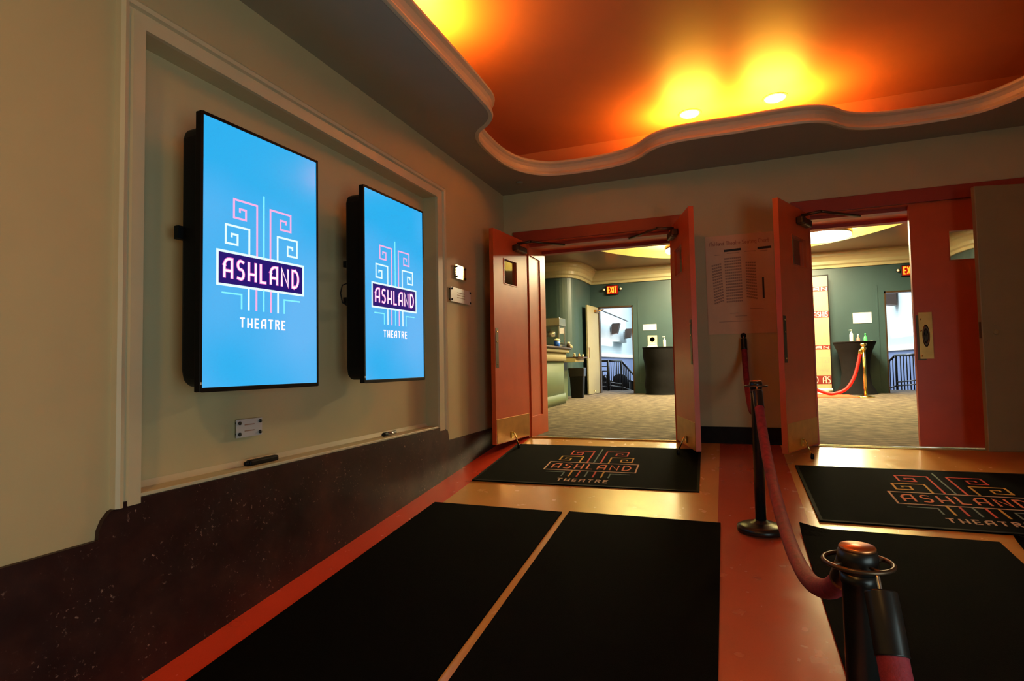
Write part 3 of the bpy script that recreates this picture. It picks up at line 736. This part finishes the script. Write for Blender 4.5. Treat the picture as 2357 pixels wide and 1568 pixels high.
rope([(2.457, -2.17, z1), (2.465, -2.30, .46), (2.475, -2.60, .28), (2.490, -3.00, .135), (2.502, -3.40, .07), (2.512, -3.78, .085), (2.523, -4.08, .16), (2.533, -4.28, .255), (2.54, -4.405, z2)], RR,
     'crimson rope sagging between the two black posts')
rope([(2.556, -4.535, z2), (2.558, -4.575, .30), (2.562, -4.66, .17), (2.575, -4.85, .03), (2.59, -5.2, -.10), (2.60, -5.7, -.16), (2.61, -6.2, -.10), (2.62, -6.6, .0), (2.62, -6.75, z2-.26)], RR,
     'crimson rope running from the closest post out of the bottom of the photo')
post(2.62, -6.82, 'black rope post at the street end of the rope line')
# wall hook plate
t = thing('rope_wall_hook', 'black hook plate on the wall holding the end of the rope under the poster', 'hook', (2.452, 0, 1.03))
MB().lathe([(0, 0), (.026, 0), (.026, .006), (.012, .010), (.010, .026), (0, .026)], n=20, M4=Matrix.Rotation(PI/2, 4, 'X')).build('plate', M['black_metal'], t)
MB().ring((0, 0, 0), .012, .003, 20, 8, Matrix.Translation((0, -.030, 0)) @ Matrix.Rotation(PI/2, 4, 'Y')).build('ring', M['black_metal'], t)

# ------------------------------------------------------------------ lobby shell
YW = 9.39; ZL = 3.33
E1 = (-.96, -.02); E2 = (5.75, 6.69); ZE = 2.35
lw = MB()
def fx(x0, x1, z0, z1): lw.box(x0, x1, YW, YW+.18, z0, z1)
fx(-3.6, E1[0], 0, 3.6); fx(E1[1], E2[0], 0, 3.6); fx(E2[1], 9.4, 0, 3.6); fx(E1[0], E1[1], ZE, 3.6); fx(E2[0], E2[1], ZE, 3.6)
# slight pilaster edges beside the openings
lw.box(.11, .13, YW-.012, YW, 0, 2.47); lw.box(5.60, 5.62, YW-.012, YW, 0, 2.5); lw.box(.13, 5.60, YW-.01, YW, 0, .28)
struct(lw.build('wall_lobby_far', M['teal']), 'dark teal far wall of the lobby with an exit opening at each end', 'wall')
cornL = [(-3.6, 7.68), (-1.75, 7.68), (-1.45, 7.74), (-1.28, 7.90), (-1.20, 8.25), (-1.17, 8.8), (-1.17, YW)]
cl_ = [cornL[0]]+chaikin(cornL, 2)[1:]
def mir(p): return [(2*LX-x, y) for x, y in p]
for nm, path, lb in (('wall_lobby_left', cl_, 'teal lobby wall curving round a rounded corner on the left'), ('wall_lobby_right', mir(cl_), 'teal lobby wall curving round a rounded corner on the right')):
    mb = MB(); n = len(path)
    back = [(path[-1][0]-(.2 if nm.endswith('left') else -.2), YW+.05), (path[0][0], YW+.05)]
    poly = path+back; mb.prism(poly, lambda a, b_, tt: (a, b_, tt), 0, 3.6, smooth=False)
    struct(mb.build(nm, M['teal']), lb, 'wall')
sw = MB().box(-3.7, -3.5, .6, 7.7, 0, 3.6); struct(sw.build('wall_lobby_side_left', M['teal']), 'teal side wall behind the concession counter', 'wall')
sw = MB().box(9.3, 9.5, .6, 7.7, 0, 3.6); struct(sw.build('wall_lobby_side_right', M['teal']), 'teal side wall at the right end of the lobby', 'wall')
crown = [(0, -.36), (.05, -.36), (.06, -.30), (.10, -.27), (.105, -.20), (.16, -.12), (.20, -.085), (.205, -.04), (.26, -.03), (.26, 0), (0, 0)]
full = cl_+[(-1.17+.0, YW)]+[(2*LX+1.17, YW)]+mir(cl_)[::-1]
full = [p for i, p in enumerate(full) if i == 0 or math.hypot(p[0]-full[i-1][0], p[1]-full[i-1][1]) > .01]
struct(sweep(full, crown, ZL, -1).build('trim_4', M['yel_trim']), 'deep cream crown moulding following the lobby walls', 'trim')
# ceiling with an oval recess
oc = (2.60, 5.0); oa, ob = 3.2, 3.70
ov = [(oc[0]+oa*math.cos(2*PI*k/72), oc[1]+ob*math.sin(2*PI*k/72)) for k in range(72)]
bm = bmesh.new()
vo1 = [bm.verts.new((x, y, ZL)) for x, y in ((-3.6, .6), (9.4, .6), (9.4, 9.5), (-3.6, 9.5))]
vo2 = [bm.verts.new((x, y, ZL)) for x, y in ov]
es = [bm.edges.new((l[i], l[(i+1) % len(l)])) for l in (vo1, vo2) for i in range(len(l))]
bmesh.ops.triangle_fill(bm, edges=es, use_beauty=True); bm.verts.index_update()
lc = MB(); lc.add([v.co[:] for v in bm.verts], [[v.index for v in f_.verts] for f_ in bm.faces]); bm.free()
struct(lc.build('ceiling_lobby', M['lobby_ceil']), 'glossy mauve-brown lobby ceiling round the oval recess', 'ceiling')
rc = MB(); vs = [(x, y, ZL-.004) for x, y in ov]+[(x, y, ZL+.36) for x, y in ov]
rc.add(vs, [(i, (i+1) % 72, 72+(i+1) % 72, 72+i) for i in range(72)]+[tuple(range(72, 144))])
struct(rc.build('ceiling_oval', M['oval']), 'bright yellow oval recess in the lobby ceiling', 'ceiling')
for (x, y, lb) in ((1.60, 7.62, 'large round drum lamp on the lobby ceiling, cut by the left doorway'), (4.24, 7.48, 'large round drum lamp on the lobby ceiling seen through the right doorway')):
    t = thing('drum_lamp', lb, 'ceiling lamp', (x, y, ZL+.355), group='drum lamps in the lobby')
    MB().lathe([(.10, 0), (.10, -.20), (.57, -.22), (.57, -.30), (.555, -.30), (.555, -.225)], n=56).build('rim', M['brass'], t)
    MB().lathe([(.554, -.27), (.55, -.335), (.43, -.358), (0, -.365)], n=56).build('diffuser', M['drum'], t)

# far exit door leaf, pale, standing open
t = thing('door_6', 'pale lobby exit door leaf standing open beside the bin', 'door', (E1[0]+.01, YW-.03, 0), math.atan2(8.45-9.36, -1.04+.95), kind='structure')
MB().box(0, .92, -.04, 0, .012, 2.33).build('leaf_panel', M['door_pale'], t)
MB().box(.80, .86, 0, .006, .95, 1.22).build('push_plate', M['brass'], t)
MB().box(.80, .86, -.046, -.04, .95, 1.22).build('pull_plate', M['brass'], t)
MB().box(.10, .34, 0, .05, 2.18, 2.24).tube([(.3, .03, 2.20), (.12, .20, 2.26)], .012, 8).build('closer', M['brass'], t)
MB().tube([(.5, .01, .1), (.52, .05, .03)], .01, 8).build('hold_open_arm', M['gold'], t)
for a, b_, nm, lb in ((*E1, 'trim_5', 'thin dark frame of the left far exit opening'), (*E2, 'trim_12', 'thin dark frame of the right far exit opening')):
    ft = MB(); ft.box(a-.0, a+.03, YW-.006, YW+.185, 0, ZE); ft.box(b_-.03, b_, YW-.006, YW+.185, 0, ZE); ft.box(a, b_, YW-.006, YW+.185, ZE-.04, ZE)
    struct(ft.build(nm, M['bronze']), lb, 'trim')

# exit signs
def exit_sign(cx, label):
    t = thing('exit_sign', label, 'exit sign', (cx, YW, 2.665), group='exit signs over the far openings')
    MB().box(-.165, .165, -.07, 0, 0, .255).build('housing', M['black_pl'], t, bevel=.008)
    MB().box(-.150, .150, -.074, -.068, .018, .237).build('face', M['exit_face'], t)
    text(MB(), 'EXIT', -.115, .115, .05, .155, .026, lambda a, b_, tt: (a, -.074-tt, b_), 0, .003, gap=.32).build('lettering', M['exit_letters'], t)
    for s_ in (-1, 1):
        h_ = MB().lathe([(.030, 0), (.040, .03), (.042, .06), (.036, .066)], n=20, M4=Matrix.Translation((s_*.225, -.02, .14)) @ Matrix.Rotation(PI/2, 4, 'X')).box(min(s_*.15, s_*.2), max(s_*.15, s_*.2), -.03, -.01, .13, .15)
        hh = h_.build('lamp_head', M['black_pl'], t)
        MB().lathe([(0, .070), (.034, .066)], n=20, M4=Matrix.Translation((s_*.225, -.02, .14)) @ Matrix.Rotation(PI/2, 4, 'X')).build('lamp_lens', M['white_pl'], hh)
    return t
exit_sign(-.54, 'lit red EXIT sign over the left far opening')
exit_sign(6.26, 'lit red EXIT sign over the right far opening, half hidden by the closed door')

# wall notices
tag(MB().box(.24, .59, YW-.012, YW, 1.66, 1.82).build('wall_notice', M['plaque']), 'pale rectangular notice on the teal wall above the picture card', 'notice', 'pale notices on the teal wall')
tag(MB().box(5.10, 5.48, YW-.012, YW, 1.63, 1.88).build('wall_notice', M['plaque']), 'pale rectangular notice on the teal wall above the green bottle', 'notice', 'pale notices on the teal wall')
# cocktail tables
def table(x, y, label, rw=.30, rb=.40, hgt=1.19, r=.43):
    t = thing('cocktail_table', label, 'table', (x, y, 0), group='black draped cocktail tables')
    n = 48; mb = MB(); prof = [(r*.985, hgt-.012), (r*.97, hgt-.045), (rw+.07, hgt-.22), (rw+.02, hgt-.45), (rw, .50), (rw+.03, .22), (rb-.02, .05), (rb, .004)]
    vs = []
    for i, (rr_, z) in enumerate(prof):
        k_ = i/(len(prof)-1)
        for j in range(n):
            a = 2*PI*j/n; q = rr_*(1+.07*k_*(abs(math.cos(2*a))-.5)); vs.append((q*math.cos(a), q*math.sin(a), z))
    mb.add(vs, [(i*n+j, i*n+(j+1) % n, (i+1)*n+(j+1) % n, (i+1)*n+j) for i in range(len(prof)-1) for j in range(n)], True)
    mb.build('stretch_cover', M['black_cloth'], t)
    MB().lathe([(0, hgt), (r-.006, hgt), (r, hgt-.006), (r, hgt-.022), (r-.006, hgt-.028), (0, hgt-.028)], n=48).build('tabletop', M['black_cloth'], t)
table(.74, 8.78, 'black draped cocktail table seen through the left doorway', rw=.37, rb=.39, r=.45)
table(5.02, 8.93, 'black draped cocktail table seen through the right doorway behind the brass post', rw=.27, rb=.41)
def pump(x, y, z, label, mat='white_pl', s=1.0, grp=None, cap='white_pl', shape=0):
    t = thing('bottle' if shape else 'pump_bottle', label, 'bottle', (x, y, z), group=grp)
    if shape == 0:
        MB().lathe([(0, 0), (.034*s, 0), (.036*s, .01), (.036*s, .15*s), (.030*s, .175*s), (.014*s, .19*s), (.014*s, .205*s), (0, .205*s)], n=20).build('body', M[mat], t)
        MB().lathe([(.012*s, .205*s), (.005*s, .215*s), (.005*s, .25*s), (.018*s, .252*s), (.018*s, .262*s), (0, .262*s)], n=12).box(-.045*s, 0, -.006*s, .006*s, .250*s, .260*s).build('pump', M[cap], t)
    else:
        MB().lathe([(0, 0), (.032*s, 0), (.036*s, .02), (.034*s, .07*s), (.014*s, .11*s), (.012*s, .13*s), (0, .13*s)], n=20).build('body', M[mat], t)
        MB().lathe([(.015*s, .128*s), (.015*s, .165*s), (0, .168*s)], n=14).build('cap', M[cap], t)
    return t
pump(.845, 8.75, 1.19, 'white pump bottle on the left black table', s=1.0)
pump(4.965, 8.90, 1.19, 'white pump bottle on the right black table, tallest of three', s=1.05)
pump(5.10, 8.92, 1.19, 'small pink bottle with white cap on the right black table', 'pink', 1.0, shape=1)
pump(5.235, 8.88, 1.197, 'clear and green bottle on the right black table', 'green', 1.05, cap='green', shape=1)
tag(MB().box(5.13, 5.36, 8.80, 8.98, 1.191, 1.197).build('paper_sheet', M['white_pl']), 'white sheet lying under the green bottle', 'paper')
t = thing('picture_card', 'tan framed card with a pale round emblem standing on the left black table', 'card', (.545, 8.80, 1.19))
MB().box(-.115, .115, 0, .012, 0, .30, ).build('board', M['card'], t); MB().lathe([(0, 0), (.06, 0)], n=28, M4=Matrix.Translation((0, -.002, .20)) @ Matrix.Rotation(PI/2, 4, 'X')).box(-.10, .10, -.003, 0, .02, .045).box(-.07, .07, -.003, 0, .085, .10).build('emblem', M['plaque'], t)
MB().box(-.12, .12, -.06, .02, 0, .03).build('stand', M['white_pl'], t)

# brass posts, red rope and carpet, banner
def brass_post(x, y, label):
    t = thing('brass_post', label, 'stanchion', (x, y, 0.012 if x < 4.9 else 0), group='brass rope posts')
    MB().lathe([(0, 0), (.165, 0), (.165, .015), (.13, .030), (.05, .045), (.03, .06), (0, .06)], n=40).build('base', M['gold'], t)
    MB().lathe([(.028, .05), (.028, .98)], n=24).build('pole', M['gold'], t)
    MB().lathe([(.030, .97), (.044, .985), (.044, 1.03), (.03, 1.04), (.028, 1.05), (.055, 1.07), (.058, 1.095), (.048, 1.115), (0, 1.12)], n=24).build('finial', M['gold'], t)
    MB().ring((0, 0, 1.01), .05, .006, 24, 8).build('hook_ring', M['gold'], t)
brass_post(4.95, 7.66, 'brass rope post at the end of the red carpet'); brass_post(3.55, 7.66, 'brass rope post on the red carpet, hidden behind the open door leaf')
rope([(4.90, 7.66, 1.01), (4.86, 7.66, .78), (4.76, 7.66, .42), (4.60, 7.66, .17), (4.38, 7.66, .075), (4.22, 7.66, .09), (4.0, 7.66, .2), (3.78, 7.66, .46), (3.64, 7.66, .80), (3.60, 7.66, 1.01)], .032,
     'bright red rope hanging from the brass post in the lobby', mat='velvet_red', metal='gold', sleeve=.08, grp='red lobby rope')
tag(MB().box(2.2, 4.78, 7.38, 8.45, 0.0, .012).build('red_carpet', M['red_carpet']), 'red carpet runner under the rope in the lobby', 'carpet')
t = thing('display_banner', 'tall cream pull-up banner with red name bands in the lobby', 'banner', (4.10, 9.12, 0))
MB().box(-.46, .46, -.004, 0, .12, 2.76).build('vinyl', M['banner'], t)
MB().lathe([(.045, -.48), (.045, .48)], n=16, M4=Matrix.Translation((0, 0, .08)) @ Matrix.Rotation(PI/2, 4, 'Y')).box(-.4, .4, -.12, .12, 0, .03).build('roller_base', M['white_pl'], t)
MB().box(-.47, .49, -.008, .010, 2.76, 2.79).box(.465, .49, .0, .05, .05, 2.78).build('stand_frame', M['black_pl'], t)
fnb = lambda a, b_, tt: (a, -.004-tt, b_)
for i, (z0, z1, s_) in enumerate(((2.40, 2.52, 'ASHLAN'), (1.78, 1.94, 'ASHLAND ASHIS'), (1.03, 1.13, 'ASHLAN'), (.22, .42, 'ASHLAND AS'))):
    bd_ = MB().prism([(-.46, z0), (.46, z0), (.46, z1), (-.46, z1)], fnb, 0, .001).build('red_band', M['band_red'], t)
    text(MB(), s_, -.42, .435, z0+.025, z1-z0-.05, .016, fnb, .001, .002).build('lettering', M['white'], bd_)
for zc in (2.15, 1.45, .72):
    sc_ = MB()
    for xo in (-.3, 0, .3):
        for s_ in (-1, 1): sc_.stroke([(xo+s_*.02, zc-.1), (xo+s_*.02, zc+.12), (xo+s_*.12, zc+.12), (xo+s_*.12, zc), (xo+s_*.06, zc), (xo+s_*.06, zc+.06)], .008, fnb, 0, .0008)
    text(sc_, 'THEATRE', -.4, .42, zc-.2, .04, .007, fnb, 0, .0008)
    sc_.build('scroll_print', M['ink_soft'], t)

# concession counter
t = thing('concession_counter', 'green and cream rounded concession counter left in the lobby', 'counter', (-1.2, 4.0, 0))
def rc_poly(x0, x1, y0, y1, r, bulge=0.0):
    p = [(x0, y0)]; n = 8
    for k in range(n+1): a = -PI/2+PI/2*k/n; p.append((x1-r+r*math.cos(a), y0+r+r*math.sin(a)))
    for k in range(1, 8): q = k/8; p.append((x1+bulge*math.sin(PI*q), y0+r+(y1-y0-2*r)*q))
    for k in range(n+1): a = PI/2*k/n; p.append((x1-r+r*math.cos(a), y1-r+r*math.sin(a)))
    p.append((x0, y1)); return p
fz = lambda a, b_, tt: (a, b_, tt)
MB().prism(rc_poly(-1.9, -.86, 1.2, 5.75, .35, .06), fz, 0, .90, True).build('counter_body', M['teal_counter'], t, world=True)
MB().prism(rc_poly(-1.9, -.83, 1.17, 5.78, .37, .06), fz, 0, .20, True).build('plinth', M['teal_counter'], t, world=True)
MB().prism(rc_poly(-1.9, -.81, 1.15, 5.80, .38, .06), fz, .86, 1.03, True).prism(rc_poly(-1.9, -.75, 1.1, 5.86, .42, .06), fz, 1.03, 1.10, True).build('cream_band', M['yel_trim'], t, world=True)
MB().prism(rc_poly(-1.9, -.71, 1.07, 5.90, .44, .06), fz, 1.10, 1.135, True).build('countertop', M['dark_top'], t, world=True)
lo = MB().prism([(-1.6, 5.75), (-1.02, 5.80), (-1.02, 6.30), (-1.6, 6.35)], fz, 0, .84).build('low_counter_body', M['teal_counter'], t, world=True)
MB().prism([(-1.6, 5.85), (-.72, 5.85), (-.66, 5.98), (-.68, 6.45), (-1.6, 6.45)], fz, .84, .92).build('low_cream_band', M['yel_trim'], t, world=True)
MB().prism([(-1.6, 5.86), (-.66, 5.86), (-.58, 5.98), (-.60, 6.50), (-1.6, 6.50)], fz, .92, .95).build('low_countertop', M['dark_top'], t, world=True)
# popcorn machine
t = thing('popcorn_machine', 'steel and glass popcorn machine on the concession counter', 'popcorn machine', (-1.08, 5.28, 1.136))
W2, D2 = .25, .22
f_ = MB()
for a in (-W2, W2-.03):
    for b_ in (-D2, D2-.03): f_.box(a, a+.03, b_, b_+.03, .06, .44)
f_.box(-W2, W2, -D2, D2, 0, .06); f_.build('frame', M['chrome'], t, bevel=.003)
MB().box(-W2-.01, W2+.01, -D2-.01, D2+.01, .44, .60).build('hood', M['chrome'], t, bevel=.008)
g = MB(); g.box(-W2+.03, W2-.03, -D2+.008, -D2+.013, .06, .44); g.box(W2-.013, W2-.008, -D2+.03, D2-.03, .06, .44); g.build('glass_pane', M['acrylic'], t)
MB().lathe([(.07, .22), (.10, .24), (.10, .33), (.06, .35)], n=20).tube([(0, 0, .35), (0, 0, .44)], .012, 8).build('kettle', M['chrome'], t)
# things on the counter
t = thing('blue_cup', 'blue paper tub with white top on the counter', 'cup', (-.85, 4.95, 1.136)); MB().lathe([(0, 0), (.052, 0), (.062, .125), (0, .125)], n=24).build('tub', M['blue'], t); MB().lathe([(.063, .125), (.068, .14), (.05, .165), (0, .175)], n=24).build('top', M['white_pl'], t)
for (x, y, z, s_, lb) in ((-.765, 5.50, 1.136, 1.2, 'brown jar beside the blue tub on the counter'), (-.765, 5.63, 1.136, .7, 'small cream jar at the far end of the upper countertop'), (-.765, 5.74, 1.136, .6, 'tiny dark jar at the far end of the upper countertop'),
                          (-.78, 6.02, .951, .8, 'small jar on the lower countertop next to the upper one'), (-.72, 6.2, .951, .7, 'tan jar in the middle of the lower countertop'), (-.68, 6.38, .951, .6, 'small jar at the far end of the lower countertop')):
    t = thing('jar', lb, 'jar', (x, y, z), group='jars on the counter')
    MB().lathe([(0, 0), (.035*s_, 0), (.037*s_, .06*s_), (.025*s_, .075*s_), (0, .075*s_)], n=16).build('body', M['card' if s_ < 1 else 'wood_spk'], t)
    MB().lathe([(.028*s_, .074*s_), (.028*s_, .10*s_), (0, .10*s_)], n=16).build('lid', M['white_pl' if s_ != .7 else 'brass'], t)
# bin
t = thing('waste_bin', 'black waste bin with bin bag beside the pale exit door', 'bin', (-1.02, 7.18, 0), .08)
def taper(x, y, z0, z1, k): 
    mb = MB(); vs = [(sx*x*k, sy*y*k, z0) for sx, sy in ((-1, -1), (1, -1), (1, 1), (-1, 1))]+[(sx*x, sy*y, z1) for sx, sy in ((-1, -1), (1, -1), (1, 1), (-1, 1))]
    return mb.add(vs, [(0, 3, 2, 1), (0, 1, 5, 4), (1, 2, 6, 5), (2, 3, 7, 6), (3, 0, 4, 7), (4, 5, 6, 7)])
taper(.165, .16, 0, .62, .80).build('body', M['black_pl'], t, bevel=.015)
taper(.188, .182, .50, .71, .93).build('bin_bag', M['bag'], t, bevel=.02, seg=3)

# ------------------------------------------------------------------ auditorium beyond the far openings
for nm, x0, x1, lb in (('wall_auditorium_left', -2.7, -2.5, 'pale blue left wall of the auditorium'), ('wall_auditorium_right', 8.23, 8.43, 'pale blue right wall of the auditorium')):
    struct(MB().box(x0, x1, 9.6, 28, -3.3, 7.5).build(nm, M['sky_wall']), lb, 'wall')
    xa, xb = (-2.5, -2.47) if x0 < 0 else (8.20, 8.23)
    struct(MB().box(xa, xb, 9.6, 28, -3.3, 1.08).build('trim_6' if x0 < 0 else 'trim_7', M['blue_wall']), 'blue painted wainscot below the chair rail, %s side' % ('left' if x0 < 0 else 'right'), 'trim')
    xa, xb = (-2.5, -2.40) if x0 < 0 else (8.13, 8.23)
    struct(MB().box(xa, xb, 9.6, 28, 1.08, 1.24).build('trim_8' if x0 < 0 else 'trim_9', M['rail_trim'], bevel=.02), 'pale chair rail along the auditorium wall, %s side' % ('left' if x0 < 0 else 'right'), 'trim')
struct(MB().box(-2.7, 8.43, 27.8, 28, -3.3, 7.5).build('wall_auditorium_end', M['sky_wall']), 'pale end wall of the auditorium', 'wall')
struct(MB().box(-2.7, 8.43, 9.5, 28, 7.5, 7.6).build('ceiling_auditorium', M['sky_wall']), 'pale auditorium ceiling', 'ceiling')
bx = MB().prism([(-2.5, 14.5), (-2.30, 14.5), (-2.20, 14.62), (-2.18, 14.9), (-2.18, 21.4), (-2.35, 21.9), (-2.5, 21.9)], fz, 1.80, 2.86, True)
struct(bx.build('trim_10', M['sky_wall']), 'pale boxed-out panel along the auditorium left wall carrying the speakers', 'trim')
struct(MB().box(-2.5, -2.16, 14.6, 22.0, 2.86, 2.885).build('trim_11', M['wood_spk']), 'thin brown ledge on top of the boxed-out panel', 'trim')
def speaker(x, y, z, side, label, s=1.0):
    t = thing('wall_speaker', label, 'speaker', (x, y, z), group='brown wall speakers')
    p = [(0, -.22*s), (.24*s, -.18*s), (.36*s, .26*s), (.05*s, .26*s), (0, .2*s)]
    MB().prism([(a, b_) for a, b_ in p], lambda a, b_, tt: (side*(a+.06), tt, b_), -.17*s, .17*s).build('cabinet', M['wood_spk'], t, bevel=.01)
    MB().box(*sorted((0, side*.07)), -.04, .04, -.25*s, .12*s).build('bracket', M['chrome'], t)
speaker(-2.18, 17.5, 2.22, 1, 'brown wall speaker nearer the pale door on the boxed-out panel', .95)
speaker(-2.18, 20.8, 2.18, 1, 'brown wall speaker farther from the pale door on the boxed-out panel', .95)
speaker(8.23, 18.6, 3.08, -1, 'brown wall speaker high on the auditorium wall seen through the right doorway', 1.5)
# railings with a greek-key panel
def railing(sg, label):
    cx = lambda x: x if sg > 0 else 2*LX-x
    t = thing('iron_railing', label, 'railing', (cx(-1.0), 10.75, 0), group='black iron railings')
    def part(nm, segs, r=.022):
        mb = MB()
        for a, b_ in segs: mb.tube([(cx(a[0]), a[1], a[2]), (cx(b_[0]), b_[1], b_[2])], r, 8)
        return mb.build(nm, M['black_metal'], t, world=True)
    for (x, y) in ((-1.0, 10.75), (-.86, 12.2), (-2.2, 10.75)): part('post', [((x, y, 0 if y < 11 else -.15), (x, y, .90))], .03)
    part('handrail', [((-2.2, 10.75, .88), (-1.0, 10.75, .88)), ((-1.0, 10.75, .88), (-.86, 12.2, .88)), ((-.86, 12.2, .88), (-.70, 13.6, .42)), ((-.70, 13.6, .42), (-.66, 14.2, .40)), ((-.66, 14.2, .40), (-.66, 14.2, -.4))], .03)
    part('greek_key', [((-1.0, 10.75, .72), (-2.2, 10.75, .72)), ((-1.0, 10.75, .58), (-1.17, 10.75, .58)), ((-1.17, 10.75, .58), (-1.17, 10.75, .24)), ((-1.17, 10.75, .24), (-1.04, 10.75, .24)), ((-1.04, 10.75, .24), (-1.04, 10.75, .46)), ((-1.04, 10.75, .46), (-1.11, 10.75, .46)), ((-1.11, 10.75, .46), (-1.11, 10.75, .34)), ((-2.2, 10.75, .12), (-1.0, 10.75, .12))], .016)
    for q in [((-1.0+.02*k, 10.95+.2*k, 0-.02*k), (-1.0+.02*k, 10.95+.2*k, .88)) for k in range(6)]+[((-.84+.02*k, 12.45+.22*k, -.2), (-.84+.02*k, 12.45+.22*k, .80-.07*k)) for k in range(5)]: part('baluster', [q], .014)
    part('lower_rail', [((-1.0, 10.75, .15), (-.86, 12.2, .05)), ((-.86, 12.2, .05), (-.70, 13.6, -.15)), ((-1.0, 10.75, .25), (-.86, 12.2, .15))], .018)
railing(1, 'black iron railing with a square key pattern beyond the left far opening')
railing(-1, 'black iron railing beyond the right far opening')
def seat(x, y, label):
    zf = -.1754*(y-10.9)
    t = thing('theatre_seat', label, 'seat', (x, y, zf), group='black theatre seats')
    MB().prism([(-.26, .30), (.26, .30), (.26, .72)]+arc(0, .72, .26, 0, 180, 8, .2)+[(-.26, .72)], lambda a, b_, tt: (a, tt+(b_-.3)*-.15, b_), -.04, .04, True).build('backrest', M['black_leather'], t, bevel=.015)
    MB().box(-.24, .24, .02, .42, .36, .46).build('cushion', M['black_leather'], t, bevel=.03)
    for s_ in (-1, 1): MB().box(s_*.27-.02, s_*.27+.02, -.03, .4, 0, .62).build('armrest', M['black_leather'], t, bevel=.01)
SEAT_L = ['first row', 'second row', 'third row', 'fourth row', 'fifth row']
for i, (x, y) in enumerate(((-1.14, 13.6), (-1.08, 15.0), (-1.08, 16.4), (-1.05, 17.8))):
    seat(x, y, 'black rounded seat back beyond the left far opening, %s from the railing' % SEAT_L[i])
for i, (x, y) in enumerate(((-1.86, 13.6), (-1.80, 15.0))): seat(x, y, 'black rounded seat back by the auditorium left wall, %s' % SEAT_L[i])
seat(2*LX+.2, 13.4, 'black seat standing beyond the right far opening')
